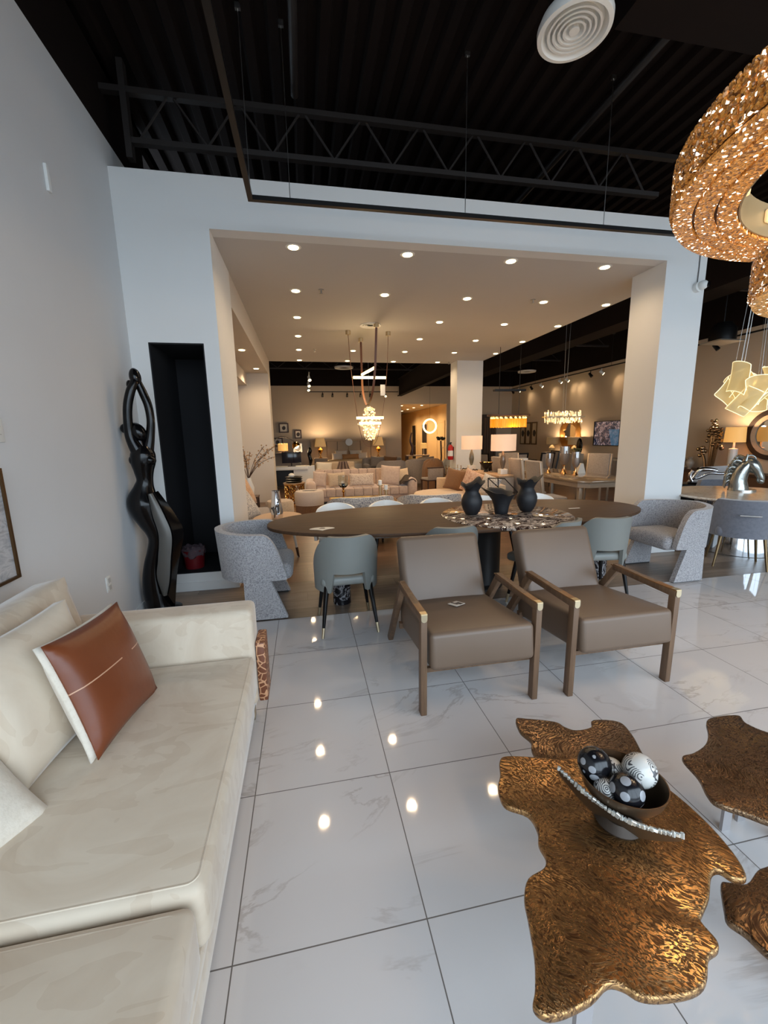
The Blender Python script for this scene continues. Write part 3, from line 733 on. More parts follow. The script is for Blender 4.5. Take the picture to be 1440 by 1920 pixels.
w0 = dining_chair('white dining chair across the long table, farthest left of its row', white_leather, group='white dining chairs across the table', rounder=True)
w0.location = (.345, 4.77, 0); w0.rotation_euler = (0, 0, PI); w0.scale = (1.1, 1, 1)
for x, lb in ((.975, 'white dining chair across the table, in front of the left-hand patterned armchair'), (1.63, 'white dining chair across the table, just left of the tallest round-bellied vase'), (2.28, 'white dining chair half hidden behind the three black vases'), (3.03, 'white dining chair across the table, right of the black vases')):
    dup(w0, (x, 4.77, 0), PI, lb)
# boucle tub chairs at the table ends
def barrel(label, loc, rz):
    """opens towards +x"""
    s = thing('tub_chair', label, 'armchair', loc, rz, 'grey boucle tub chairs')
    Ro = .345
    def shell(u, v):
        k = abs(u*2-1); sgn = 1 if u > .5 else -1; q = k*1.0
        top = .785-.03*k-.37*max(0, (k-.66)/.34)**2.4; bot = .345+.015*k
        rr = Ro+.03*v*(1-k)
        if k < .62: a = k/.62*PI/2; x, y = -.02-rr*math.cos(a), sgn*rr*.97*math.sin(a)
        else: x, y = -.02+(k-.62)/.38*.22, sgn*rr*.97
        return (x, y, bot+(top-bot)*v)
    b = bmn(); sheet(b, shell, 40, 10, .06); obj('shell_back', b, boucle, s, ang=70)
    for sg in (-1, 1):
        def slab(u, v):
            z = .40*v; x0 = -.16; x1 = .04+.15*(1-v)
            x = x0+(x1-x0)*u; return (x, sg*(.325+.012*(1-v)-.06*max(0, -x-.1)), z+.012)
        b = bmn(); sheet(b, slab, 8, 6, .055); lg = obj('leg', b, boucle, s, ang=60)
        b = bmn(); box2(b, (-.15, sg*.325-.02, 0), (.17, sg*.325+.02, .012)); obj('glide', b, black_plastic, lg)
    b = bmn(); softbox(b, (-.0, 0, .40), (.50, .58, .15), .06, puff=.02); obj('seat', b, boucle, s, ang=70)
    return s
barrel('grey boucle tub chair at the left end of the dining table', (-.405, 3.85, 0), .0)
barrel('grey boucle tub chair at the right end of the dining table, before the pillar', (3.88, 3.78, 0), PI)

# ------------------------------------------------------------------ black figure sculpture
sx0, sy0 = -1.38, 3.95
s = thing('figure_sculpture', 'tall glossy black abstract sculpture of a dancing figure with raised arms', 'sculpture', (sx0, sy0, 0))
def L2(pts, dy=None): return [(x-sx0, (dy[i] if dy else 0), z) for i, (x, z) in enumerate(pts)]
b = bmn()
def blob(pts, rad, k=6, n=18, flat=1.0):
    sp = spline(pts, k); rr = [v.x for v in spline([(r, 0, 0) for r in rad], k)]
    tube(b, sp, rr, n, flat=flat)
blob(L2([(-1.368, 2.125), (-1.375, 2.06), (-1.407, 1.975), (-1.437, 1.865), (-1.452, 1.735), (-1.452, 1.60), (-1.41, 1.47), (-1.395, 1.42)], [0, -.02, -.04, -.05, -.05, -.04, -.02, 0]), [.025, .032, .036, .036, .036, .042, .06, .06])
blob(L2([(-1.363, 2.125), (-1.36, 2.06), (-1.334, 1.97), (-1.304, 1.864), (-1.297, 1.733), (-1.318, 1.60), (-1.35, 1.47), (-1.375, 1.42)], [0, .01, .02, .02, .02, .02, .01, 0]), [.025, .03, .034, .034, .033, .038, .05, .06])
sph(b, (-1.372-sx0, 0, 2.095), (.045, .05, .075), (0, -.1, 0)); sph(b, (-1.415-sx0, -.02, 2.03), (.024, .03, .04))
blob(L2([(-1.385, 1.52), (-1.385, 1.46), (-1.392, 1.38), (-1.395, 1.30), (-1.396, 1.22), (-1.41, 1.15), (-1.43, 1.04), (-1.415, .95), (-1.39, .86), (-1.362, .77), (-1.354, .68), (-1.38, .57), (-1.412, .453), (-1.425, .33), (-1.422, .2), (-1.41, .08), (-1.40, .012)]),
     [.06, .095, .098, .078, .066, .085, .128, .125, .105, .085, .072, .07, .076, .09, .102, .105, .11], n=24)
sph(b, (-1.325-sx0, -.03, 1.40), (.05, .055, .045), (0, .5, 0)); sph(b, (-1.45-sx0, -.02, 1.40), (.045, .05, .05))
obj('body', b, black_lacquer, s, ang=80)
b = bmn(); sph(b, (-1.40-sx0, -.01, 1.64), (.062, .06, .085), (0, -.5, 0)); sph(b, (-1.505-sx0, .02, 1.672), .042); cyl(b, (-1.40-sx0, 0, 1.58), (-1.388-sx0, 0, 1.48), .035, .04)
obj('head', b, black_lacquer, s, ang=80)
Lp = spline(L2([(-1.345, 1.11), (-1.33, .927), (-1.300, .738), (-1.329, .521), (-1.355, .359), (-1.325, .185)]), 8); Rp = spline(L2([(-1.315, 1.115), (-1.240, .908), (-1.200, .732), (-1.231, .514), (-1.261, .321), (-1.300, .179)]), 8)
b = bmn(); N_ = len(Lp)-1
sheet(b, lambda u, v: Lp[round(u*N_)].lerp(Rp[round(u*N_)], v)+Vector((0, -.10-.02*math.sin(PI*v), 0)), N_, 4, .012); o = obj('drape_panel', b, M('satin_pewter', (98, 96, 92), .45, metal=.5), s, ang=60); o['label'] = 'satin pewter drape panel'
Dp = spline(L2([(-1.315, 1.115), (-1.19, .891), (-1.138, .743), (-1.184, .555), (-1.235, .349), (-1.285, .03)]), 8)
b = bmn(); sheet(b, lambda u, v: Rp[round(u*N_)].lerp(Dp[round(u*N_)], v)+Vector((0, -.09+.10*v, 0)), N_, 4, .03); obj('drape', b, black_lacquer, s, ang=60)
b = bmn(); lathe(b, [(0, 0), (.16, 0), (.16, .02), (.1, .03), (0, .03)], (-1.37-sx0, 0, 0)); obj('base', b, black_lacquer, s)

# bin in the niche
s = thing('waste_bin', 'dark red waste bin with a crumpled clear bag, in the black niche', 'bin', (-1.235, 4.62, .2))
b = bmn(); lathe(b, [(0, 0), (.095, 0), (.115, .2), (.11, .2), (.09, .01), (0, .01)]); obj('bucket', b, M('dark_red_plastic', (112, 20, 28), .4), s)
b = bmn(); rnd = random.Random(5); L = []
for r, z in ((.112, .14), (.116, .17), (.117, .2), (.115, .225), (.09, .235), (.06, .21), (.03, .205)):
    L.append([Vector((r*(1+rnd.uniform(-.08, .08))*math.cos(2*PI*i/26), r*(1+rnd.uniform(-.08, .08))*math.sin(2*PI*i/26), z+rnd.uniform(-.02, .02))) for i in range(26)])
rings(b, L); obj('bag', b, M('clear_bag', (150, 128, 136), .2, trans=.6, ior=1.15), s, ang=25)

# ------------------------------------------------------------------ things on the left wall
s = thing('framed_artwork', 'grey abstract artwork in a thin bronze frame on the left wall', 'painting', (XL, 1.93, 1.15))
b = bmn()
for lo, hi in (((0, -.5, -.29), (.03, .5, -.275)), ((0, -.5, .275), (.03, .5, .29)), ((0, -.5, -.275), (.03, -.485, .275)), ((0, .485, -.275), (.03, .5, .275))): box2(b, lo, hi)
obj('frame', b, M('bronze_frame', (96, 70, 42), .35, metal=.7), s)
t = NT('grey_abstract_canvas'); n_ = t.noise(t.coord('Object', (1, 1, 3), (.6, 0, 0)), 2.6, 5, .6, 2)
t.set(**{'Base Color': t.ramp(n_, [(.3, (120, 122, 128)), (.5, (196, 194, 194)), (.62, (150, 146, 146)), (.8, (214, 212, 210))]), 'Roughness': .6})
b = bmn(); box2(b, (0, -.485, -.275), (.018, .485, .275)); obj('canvas', b, t.m, s)
def wall_plate(name, label, cat, y, z, w, h, parts):
    s = thing(name, label, cat, (XL, y, z)); b = bmn(); box2(b, (0, -w/2, -h/2), (.008, w/2, h/2), .002); obj('plate', b, white_plastic, s)
    for nm, dz, ww, hh, m_ in parts:
        b = bmn(); box2(b, (.006, -ww/2, dz-hh/2), (.012, ww/2, dz+hh/2)); obj(nm, b, m_, s)
wall_plate('power_outlet', 'white double power outlet low on the left wall', 'outlet', 3.39, .475, .075, .12, (('socket', .028, .04, .036, M('outlet_grey', (196, 194, 190), .4)), ('socket', -.028, .04, .036, MATS['outlet_grey'])))
wall_plate('thermostat', 'white thermostat panel on the left wall at the picture edge', 'thermostat', 2.47, 1.63, .12, .12, (('display', .02, .07, .004, MATS['outlet_grey']), ('display', -.02, .07, .004, MATS['outlet_grey'])))
b = bmn(); box2(b, (XL, 3.34, 3.17), (XL+.02, 3.375, 3.33), .004); o = obj('wall_sensor', b, white_plastic); tag(o, 'slim white sensor strip high on the left wall', 'sensor')
# ------------------------------------------------------------------ lounge under the dropped ceiling
# channel-tufted pink sofa
s = thing('tufted_sofa', 'dusty pink channel-tufted sofa facing the dining table', 'sofa', (1.22, 9.3, 0))
def tufts(b, x0, x1, y, z0, z1, d, n, lean=0):
    w = (x1-x0)/n
    for k in range(n):
        t_ = bmn(); softbox(t_, (0, 0, 0), (w*.99, d, z1-z0), .03); merge(b, t_, T3(x0+w*(k+.5), y, (z0+z1)/2) @ R3(lean, 0, 0))
b = bmn(); softbox(b, (0, .04, .25), (2.1, .88, .14), .03); obj('base', b, pink_velvet, s)
b = bmn(); tufts(b, -1.0, 1.02, -.03, .28, .47, .80, 10); obj('seat', b, pink_velvet, s, ang=60)
b = bmn(); tufts(b, -1.0, 1.02, .36, .42, .83, .16, 10, -.08); obj('backrest', b, pink_velvet, s, ang=60)
for x in (-1.12, 1.13):
    b = bmn(); softbox(b, (x, 0, .41), (.22, .92, .46), .09); obj('arm', b, pink_velvet, s, ang=60)
b = bmn(); box2(b, (-1.1, -.32, 0), (1.1, .42, .18)); obj('plinth', b, black_plastic, s)
gp = 'cushions on the pink sofa'
cushion_obj('sofa_cushion', 'plain pink cushion at the left arm of the pink sofa', 'cushion', .30, .34, .12, (.30, 9.16, .66), (-.25, .12, .1), pink_velvet, gp)
cushion_obj('sofa_cushion', 'slouching pale cushion second from the left arm of the pink sofa', 'cushion', .40, .32, .13, (.68, 9.12, .64), (-.3, -.06, 0), beige_fabric, gp)
cushion_obj('sofa_cushion', 'speckled bolster cushion at the middle of the pink sofa', 'cushion', .56, .28, .13, (1.22, 9.06, .63), (-.25, 0, 0), fabric('speckled_bolster', (214, 196, 178), (126, 100, 84), 70, .9), gp)
cushion_obj('sofa_cushion', 'large square pink cushion, tallest on the pink sofa', 'cushion', .44, .44, .14, (1.88, 9.08, .70), (-.25, .1, -.1), pink_velvet, gp)
cushion_obj('sofa_cushion', 'pale cushion against the right arm of the pink sofa', 'cushion', .34, .34, .12, (2.17, 9.20, .66), (-.25, -.15, -.2), cream_fabric, gp)
b = bmn(); sheet(b, lambda u, v: (-.16+.34*u, .30-.56*v, .02+.22*math.sin(u*2.6)*(1-v*.6)+.02*math.sin(9*u+7*v)), 14, 14, .015); o = obj('throw_blanket', b, M('dark_brown_knit', (64, 52, 44), .9, bump=(60, .4)), ang=70); o.location = (2.24, 9.10, .50)
tag(o, 'dark brown throw hanging over the right arm of the pink sofa', 'blanket')
# fringed ottoman
s = thing('fringed_ottoman', 'round cream ottoman with a fringed skirt, left of the pink sofa', 'ottoman', (.055, 8.5, 0))
b = bmn(); lathe(b, [(0, .22), (.29, .22), (.295, .3), (.292, .47), (.27, .50), (0, .505)], n=40); obj('seat', b, fabric('ottoman_cloth', (196, 180, 166), None, 60, .5), s)
b = bmn(); L = []
for z, r in ((.225, .285), (.03, .275)): L.append([Vector((r*(1+.02*(k % 2))*math.cos(2*PI*k/120), r*(1+.02*(k % 2))*math.sin(2*PI*k/120), z)) for k in range(120)])
rings(b, L); o = obj('fringe', b, brown_fabric, s, False)
b = bmn(); prism(b, [(-.14, -.05), (.1, -.1), (.15, .03), (-.08, .1)], 0, .008); o = obj('magazine', b, M('grey_magazine', (120, 114, 110), .5)); o.location = (.06, 8.48, .506); tag(o, 'grey magazine lying on the fringed ottoman', 'magazine')
# lattice side table with tray
s = thing('lattice_side_table', 'round side table on a pierced gold drum, beside the pink sofa', 'side table', (-.27, 9.75, 0))
b = bmn(); lathe(b, [(0, .53), (.25, .53), (.25, .55), (0, .55)], n=36); obj('tabletop', b, pale_wood, s)
b = bmn(); rnd = random.Random(4)
for k in range(26):
    a = 2*PI*k/26; 
    for zz in (.08, .19, .30, .41):
        z_ = zz+rnd.uniform(-.03, .03); aa = a+rnd.uniform(-.1, .1); rr = .045
        tube(b, [(.225*math.cos(aa+rr*4*math.cos(q)*.9), .225*math.sin(aa+rr*4*math.cos(q)*.9), z_+rr*math.sin(q)*1.3) for q in [2*PI*j/8 for j in range(8)]], .008, 5, True)
cyl(b, (0, 0, 0), (0, 0, .02), .235, n=36); cyl(b, (0, 0, .5), (0, 0, .53), .235, n=36); obj('pierced_drum', b, gold, s); s.children[-1]['kind'] = 'stuff' if False else 'thing'
s = thing('stacked_tray', 'stack of black plates and bowls on the gold lattice table', 'tray', (-.27, 9.75, .55))
for k, z in enumerate((0, .05, .10)):
    b = bmn(); lathe(b, [(0, z), (.16, z), (.2, z+.035), (.19, z+.038), (.15, z+.01), (0, z+.01)], n=28); obj('plate', b, black_metal, s)
b = bmn(); sph(b, (-.05, 0, .17), (.07, .06, .05)); obj('ornament', b, ceramic, s)
# rectangular gold coffee table with candle holders
s = thing('glass_coffee_table', 'low gold framed coffee table in front of the pink sofa', 'coffee table', (1.02, 7.5, 0))
b = bmn(); box2(b, (-.58, -.35, .405), (.58, .35, .42)); obj('tabletop', b, M('smoked_mirror', (150, 128, 104), .08, metal=.6), s)
b = bmn()
for x0, x1, y0, y1 in ((-.6, .6, -.37, -.35), (-.6, .6, .35, .37), (-.6, -.58, -.35, .35), (.58, .6, -.35, .35)): box2(b, (x0, y0, .39), (x1, y1, .43))
obj('rim', b, gold, s)
for x in (-.59, .59):
    for y in (-.36, .36):
        b = bmn(); box2(b, (x-.01, y-.01, 0), (x+.01, y+.01, .39)); obj('leg', b, gold, s)
s = thing('hurricane_candle', 'gold candle stand with a glass hurricane shade on the coffee table', 'candle holder', (.66, 7.40, .43))
b = bmn(); lathe(b, [(0, 0), (.06, 0), (.055, .02), (.016, .05), (.012, .14), (.03, .17), (.012, .2), (.03, .24), (0, .24)], n=20); obj('stand', b, gold, s)
b = bmn(); cyl(b, (0, 0, .24), (0, 0, .32), .03); obj('candle', b, black_plastic, s)
b = bmn(); lathe(b, [(.05, .24), (.085, .28), (.09, .36), (.085, .46), (.083, .46), (.087, .36), (.082, .28), (.048, .245)], n=24); obj('glass_shade', b, glass, s)
for k, (x, y, h, lb) in enumerate(((1.34, 7.42, .26, 'tall brass pillar holder with a white candle on the coffee table'), (1.43, 7.32, .18, 'shorter brass pillar holder with a white candle on the coffee table'))):
    s = thing('pillar_candle', lb, 'candle holder', (x, y, .43), group='pillar candles on the coffee table')
    b = bmn(); lathe(b, [(0, 0), (.05, 0), (.045, .015), (.028, .03), (.028, h-.02), (.055, h-.012), (.055, h), (0, h)], n=20); obj('holder', b, brass, s)
    b = bmn(); cyl(b, (0, 0, h), (0, 0, h+.085), .036); obj('candle', b, white_plastic, s)
# patterned armchairs seen from behind
def tub(name, label, mat, loc, rz, W=.46, D=.4, H=.7, cat='armchair', group=None, seat=.42):
    s = thing(name, label, cat, loc, rz, group)
    def P(u, v):
        a = -PI/2+(u*2-1)*1.75; k = abs(u*2-1); top = H-(H-seat-.12)*max(0, (k-.45)/.55)**1.5
        return (W*math.cos(a), D*math.sin(a), .1+(top-.1)*v)
    b = bmn(); sheet(b, P, 28, 8, .09); obj('backrest', b, mat, s, ang=70)
    b = bmn(); softbox(b, (0, .02, seat-.12), (W*1.7, D*1.75, .26), .07, puff=.02); obj('seat', b, mat, s, ang=70)
    for x in (-W*.6, W*.6):
        for y in (-D*.6, D*.6):
            b = bmn(); cyl(b, (x, y, 0), (x, y, .17), .015, .022, 10); obj('leg', b, dark_wood, s)
    return s
tub('patterned_armchair', 'navy and white boucle armchair behind the white chairs, left of the pair', pattern_boucle, (.80, 6.15, 0), .05, .47, .42, .71, group='navy and white boucle armchairs')
tub('patterned_armchair', 'navy and white boucle armchair behind the white chairs, right of the pair', pattern_boucle, (1.92, 6.25, 0), -.1, .47, .42, .685, group='navy and white boucle armchairs')
# curved cream sofa with cushions
s = thing('curved_sofa', 'curved cream sofa with a round chaise end, in front of the wooden console', 'sofa', (2.85, 7.75, 0))
b = bmn(); pts = spline([(-.74, .15, 0), (-.55, .52, 0), (-.1, .68, 0), (.35, .45, 0), (.48, 0, 0), (.52, -.5, 0), (.45, -.95, 0), (.15, -1.0, 0), (-.02, -.62, 0), (-.4, -.35, 0), (-.68, -.15, 0)], 6, True)
t_ = bmn(); prism(t_, [(p.x, p.y) for p in pts], .1, .44, .05, 3); merge(b, t_); obj('seat', b, cream_fabric, s, ang=60)
bk = spline([(-.05, .78, 0), (.42, .55, 0), (.60, .05, 0), (.64, -.5, 0), (.56, -1.0, 0)], 8); N2 = len(bk)-1
b = bmn(); sheet(b, lambda u, v: bk[round(u*N2)]+Vector((0, 0, .1+(.56 if 1 else 0)*v)), N2, 6, .17); obj('backrest', b, cream_fabric, s, ang=60)
b = bmn(); prism(b, [(p.x*.9, p.y*.9) for p in pts], 0, .1); obj('plinth', b, dark_wood, s)
gp = 'cushions on the curved sofa'
cushion_obj('sofa_cushion', 'square brown cushion on the curved cream sofa', 'cushion', .42, .44, .14, (3.02, 8.0, .66), (-.25, .22, -.5), brown_fabric, gp)
cushion_obj('sofa_cushion', 'blush patterned cushion on the curved sofa, next to the brown one', 'cushion', .46, .44, .15, (3.17, 7.45, .66), (-.2, .3, -1.0), fabric('blush_print', (206, 172, 148), (170, 120, 96), 26, .9), gp)
cushion_obj('sofa_cushion', 'grey and white patterned cushion on the curved sofa, nearest the vases', 'cushion', .42, .40, .14, (3.30, 6.98, .63), (-.25, .2, -1.2), pattern_boucle, gp)
# black rod chair
s = thing('metal_side_chair', 'open black rod chair frame showing between the black vases', 'chair', (3.22, 6.35, 0))
b = bmn()
for p, q in (((-.2, .1, .84), (.1, .1, .82)), ((.1, .1, .82), (.25, -.1, .6)), ((-.2, .1, .84), (-.18, .1, .45)), ((-.02, .1, .83), (0, .1, .45)), ((-.2, .1, .84), (-.02, -.12, .62)), ((-.02, -.12, .62), (.25, -.1, .6))): cyl(b, p, q, .009, n=8)
obj('back_frame', b, black_metal, s)
b = bmn(); softbox(b, (.02, 0, .44), (.46, .44, .06), .025); obj('seat', b, M('black_seat_leather', (26, 24, 24), .5), s)
for x in (-.19, .23):
    for y in (-.18, .18):
        b = bmn(); cyl(b, (x, y, 0), (x, y, .42), .01, n=8); obj('leg', b, black_metal, s)
# console with two lamps and a bowl
s = thing('console_table', 'waterfall-edge pale wood console behind the curved sofa', 'console', (3.68, 8.03, 0), .07)
b = bmn(); box2(b, (-.16, -.85, .755), (.16, .85, .80), .015); obj('top', b, pale_wood, s)
for y in (-.85, .80):
    b = bmn(); box2(b, (-.16, y, 0), (.16, y+.05, .755), .01); obj('side_panel', b, M('pale_limewash', (150, 138, 126), .6, var=(9, .12)) if y < 0 else pale_wood, s)
b = bmn(); box2(b, (-.14, -.80, .60), (.14, .80, .755)); obj('drawer_box', b, pale_wood, s)
def table_lamp(label, loc, base_prof, bm_, sh, shade_m, power, group=None, plinth=None, name='table_lamp', sx=1, sy=1, col=WARM):
    s = thing(name, label, 'lamp', loc, 0, group)
    b = bmn(); lathe(b, base_prof, n=24); o = obj('base', b, bm_, s)
    if plinth: b = bmn(); box2(b, (-plinth[0]/2, -plinth[0]/2, 0), (plinth[0]/2, plinth[0]/2, plinth[1]), .004); obj('plinth', b, ceramic, s)
    r0, r1, z0, z1 = sh; L = [(r0, z0), (r1, z1), (r1-.006, z1), (r0-.006, z0)]
    b = bmn(); t_ = bmn(); lp = [[Vector((r*math.cos(2*PI*k/36)*sx, r*math.sin(2*PI*k/36)*sy, z)) for k in range(36)] for r, z in L]; rings(t_, lp, False, True); merge(b, t_); obj('lamp_shade', b, shade_m, s, ang=50)
    b = bmn(); sph(b, (0, 0, (z0+z1)/2), .03); obj('bulb', b, bulb, s)
    if power: lamp('POINT', (0, 0, z1-.02), power, col, .04, s)
    return s
spindle = [(0, .10), (.02, .10), (.035, .14), (.055, .24), (.045, .34), (.02, .42), (.012, .46), (0, .46)]
table_lamp('white drum lamp with a slim green-grey spindle base before the column', (3.63, 8.62, .80), spindle, M('green_grey_glaze', (108, 106, 92), .25), (.225, .225, .45, .74), shade_lit, 6, 'drum lamps on the console', (.14, .1))
table_lamp('white drum lamp nearest the viewer on the console', (3.77, 7.42, .80), spindle, M('smoky_glass', (120, 108, 96), .12, metal=.3), (.235, .235, .45, .76), shade_lit, 6, 'drum lamps on the console', (.14, .1))
s = thing('gold_lined_bowl', 'black bowl with a gold lining on the wooden console', 'bowl', (3.70, 8.02, .80))
b = bmn(); lathe(b, [(0, 0), (.05, 0), (.03, .05), (.08, .1), (.14, .2), (.135, .2), (.075, .11), (0, .07)], n=28); obj('body', b, black_metal, s)
b = bmn(); lathe(b, [(0, .075), (.074, .113), (.133, .2), (.128, .2), (.07, .12), (0, .085)], n=28); o = obj('lining', b, gold, s)
for k, (x, y) in enumerate(((3.52, 8.72), (3.60, 8.35))):
    b = bmn(); tube(b, [(-.06, 0, .012), (-.03, .02, .03), (0, 0, .015), (.03, -.02, .03), (.06, .01, .012)], .012, 8); o = obj('bead_strand', b, M('dark_beads', (50, 36, 30), .4)); o.location = (x, y, .80); tag(o, ('dark bead strand at the far end of the console', 'dark bead strand between the far lamp and the gold bowl')[k], 'ornament', 'bead strands on the console')
# left alcove: sofa end, cushions, branches, side table, steel vase, armchair
s = thing('alcove_sofa', 'taupe sofa in the alcove behind the left pier', 'sofa', (-1.05, 6.4, 0))
b = bmn(); softbox(b, (.0, 0, .25), (.86, 1.5, .36), .06); obj('seat', b, grey_fabric, s, ang=60)
b = bmn(); softbox(b, (-.36, 0, .58), (.22, 1.5, .6), .08); obj('backrest', b, grey_fabric, s, ang=60)
gp = 'cushions on the alcove sofa'
cushion_obj('sofa_cushion', 'tan floral cushion high on the alcove sofa', 'cushion', .50, .50, .16, (-.93, 6.42, .80), (-.42, 0, 1.35), fabric('tan_floral', (186, 140, 100), (214, 180, 140), 22, .9), gp)
cushion_obj('sofa_cushion', 'grey speckled cushion low in the alcove, behind the steel vase', 'cushion', .50, .46, .16, (-.86, 5.92, .66), (-.55, 0, 1.2), pattern_boucle, gp)
def branches(name, label, loc, n, spread, H, mat, dotm, seed, lean=(0, 0)):
    s = thing(name, label, 'plant', loc); rnd = random.Random(seed); b = bmn(); d = bmn()
    for k in range(n):
        a = rnd.uniform(-PI, PI); sp = spread*rnd.uniform(.3, 1); h = H*rnd.uniform(.55, 1)
        e = Vector((sp*math.cos(a)+lean[0]*rnd.uniform(.3, 1.2), sp*math.sin(a)*.6+lean[1], h)); p = [Vector((0, 0, 0)), e*.45+Vector((0, 0, .08)), e]
        sp_ = spline(p, 5); tube(b, sp_, .005, 5)
        for q in sp_[4:]:
            for _ in range(2): sph(d, q+Vector((rnd.uniform(-.04, .04), rnd.uniform(-.04, .04), rnd.uniform(-.04, .04))), (.013, .009, .016), (rnd.uniform(0, 3), rnd.uniform(0, 3), 0), 6)
    obj('stems', b, dark_wood, s); o = obj('blossom', d, dotm, s); o['kind'] = 'stuff'
    b = bmn(); lathe(b, [(0, -.3), (.07, -.3), (.09, -.15), (.05, -.02), (.045, .02), (.035, .02), (.04, -.05), (0, -.1)], n=20); obj('vase', b, ceramic, s); return s
s = thing('plant_stand', 'narrow wooden stand holding the blossom branches in the alcove', 'stand', (-.98, 7.45, 0)); b = bmn(); box2(b, (-.15, -.15, .55), (.15, .15, .58)); obj('top', b, dark_wood, s)
for x in (-.13, .13):
    for y in (-.13, .13): b = bmn(); box2(b, (x-.015, y-.015, 0), (x+.015, y+.015, .55)); obj('leg', b, dark_wood, s)
branches('blossom_branches', 'spray of dried blossom branches in a vase in the alcove', (-.98, 7.45, .88), 10, .42, .60, dark_wood, M('dry_blossom', (176, 140, 104), .8), 11, (.32, 0))
s = thing('round_side_table', 'round pale wood side table with white legs behind the left end of the dining table', 'side table', (-.37, 5.32, 0))
b = bmn(); lathe(b, [(0, .535), (.29, .535), (.31, .545), (.31, .57), (0, .57)], n=44, sy=1.35); obj('tabletop', b, M('pale_wood_veneer', (196, 164, 134), .4, var=(3, .06)), s)
for k in range(3):
    a = 2*PI*k/3+.4; b = bmn(); cyl(b, (.24*math.cos(a), .24*math.sin(a), 0), (.17*math.cos(a), .17*math.sin(a), .535), .014, .024, 12); lg = obj('leg', b, white_plastic, s)
    b = bmn(); cyl(b, (.241*math.cos(a), .241*math.sin(a), 0), (.222*math.cos(a), .222*math.sin(a), .14), .0145, .0185, 12); obj('leg_tip', b, dark_wood, lg)
s = thing('steel_vase', 'polished steel vase with an engraved twig on the round side table', 'vase', (-.375, 5.2, .57))
b = bmn(); lathe(b, [(0, 0), (.058, 0), (.072, .03), (.074, .09), (.06, .22), (.05, .33), (.052, .36), (.047, .36), (.046, .33), (.055, .2), (.0, .02)], n=32); obj('body', b, chrome, s)
b = bmn()
for p, q in (((-.03, -.078, .03), (-.035, -.064, .17)), ((-.035, -.066, .12), (.01, -.062, .2)), ((-.034, -.07, .09), (-.06, -.05, .15)), ((0, -.064, .185), (.03, -.055, .24))): tube(b, [p, ((p[0]+q[0])/2+.006, (p[1]+q[1])/2-.004, (p[2]+q[2])/2), q], .0045, 5)
for x, y, z in ((.02, -.062, .22), (-.055, -.055, .15), (.005, -.066, .17), (.033, -.055, .25)): sph(b, (x, y, z), .011, n=8)
obj('engraved_twig', b, M('dark_engraving', (70, 62, 54), .5), s)
s = thing('tan_pouf', 'round tan pouf behind the steel vase', 'ottoman', (-.47, 7.3, 0)); b = bmn(); lathe(b, [(0, .02), (.22, .02), (.24, .06), (.24, .46), (.21, .50), (0, .51)], n=36); obj('body', b, beige_fabric, s); b = bmn(); lathe(b, [(0, 0), (.2, 0), (.2, .02), (0, .02)]); obj('plinth', b, dark_wood, s)

# ------------------------------------------------------------------ far left: office corner, bed, loose seating
s = thing('reception_desk', 'white reception desk in the far left corner', 'desk', (-.47, 13.0, 0))
b = bmn(); box2(b, (-.55, -.3, .62), (.55, .3, .72), .01); obj('desktop', b, white_plastic, s)
b = bmn(); box2(b, (.12, -.25, 0), (.5, .25, .62)); obj('cabinet', b, white_plastic, s); b = bmn(); box2(b, (-.52, -.28, 0), (-.48, .28, .62)); obj('leg_panel', b, white_plastic, s)
b = bmn(); box2(b, (-.48, .2, .1), (.12, .24, .62)); obj('modesty_panel', b, black_plastic, s)
s = thing('computer_monitor', 'black computer monitor pair on the reception desk', 'monitor', (-.42, 12.95, .72))
for x, w_, a in ((-.08, .36, 0), (.2, .24, .3)):
    b = bmn(); box(b, (x, 0, .27), (w_, .03, .34), .004, rot=(0, 0, a)); sc = obj('screen', b, M('dark_screen', (34, 36, 46), .15), s)
b = bmn(); cyl(b, (.02, .03, 0), (.02, .03, .2), .02); box2(b, (-.1, -.08, 0), (.14, .1, .012)); obj('stand', b, black_plastic, s)
def frame_pic(name, label, loc, w, h, fr, pic, rz=0, cat='picture', group=None, f=.05, d=.03):
    """front faces -y before rotation"""
    s = thing(name, label, cat, loc, rz, group); b = bmn()
    for lo, hi in (((-w/2, -d, -h/2), (w/2, 0, -h/2+f)), ((-w/2, -d, h/2-f), (w/2, 0, h/2)), ((-w/2, -d, -h/2+f), (-w/2+f, 0, h/2-f)), ((w/2-f, -d, -h/2+f), (w/2, 0, h/2-f))): box2(b, lo, hi)
    obj('frame', b, fr, s); b = bmn(); box2(b, (-w/2+f, -d*.5, -h/2+f), (w/2-f, 0, h/2-f)); obj('print', b, pic, s); return s
def print_mat(name, bg_, fg, sc, th):
    t = NT(name); co_ = t.coord(); g = t.new('ShaderNodeTexGradient', gradient_type='SPHERICAL'); mp = t.new('ShaderNodeMapping'); mp.inputs['Scale'].default_value = (sc, 1, sc*.8); t.link(co_, mp.inputs[0]); t.link(mp.outputs[0], g.inputs[0])
    k = t.math('GREATER_THAN', t.math('MULTIPLY', g.outputs['Fac'], t.noise(co_, 14, 4, .6, 1)), th)
    t.set(**{'Base Color': t.mix(k, lin(bg_), lin(fg)), 'Roughness': .5}); return t.m
pm1 = print_mat('bird_print', (216, 204, 186), (56, 44, 36), 9, .18)
frame_pic('framed_print', 'square dark-framed sketch, highest on the far left wall', (-.79, 17.97, 2.0), .40, .40, dark_wood, pm1, group='framed sketches on the far wall')
frame_pic('framed_print', 'small dark-framed sketch right of the highest one, beside the arc lamp', (-.22, 17.97, 1.73), .29, .36, dark_wood, pm1, group='framed sketches on the far wall')
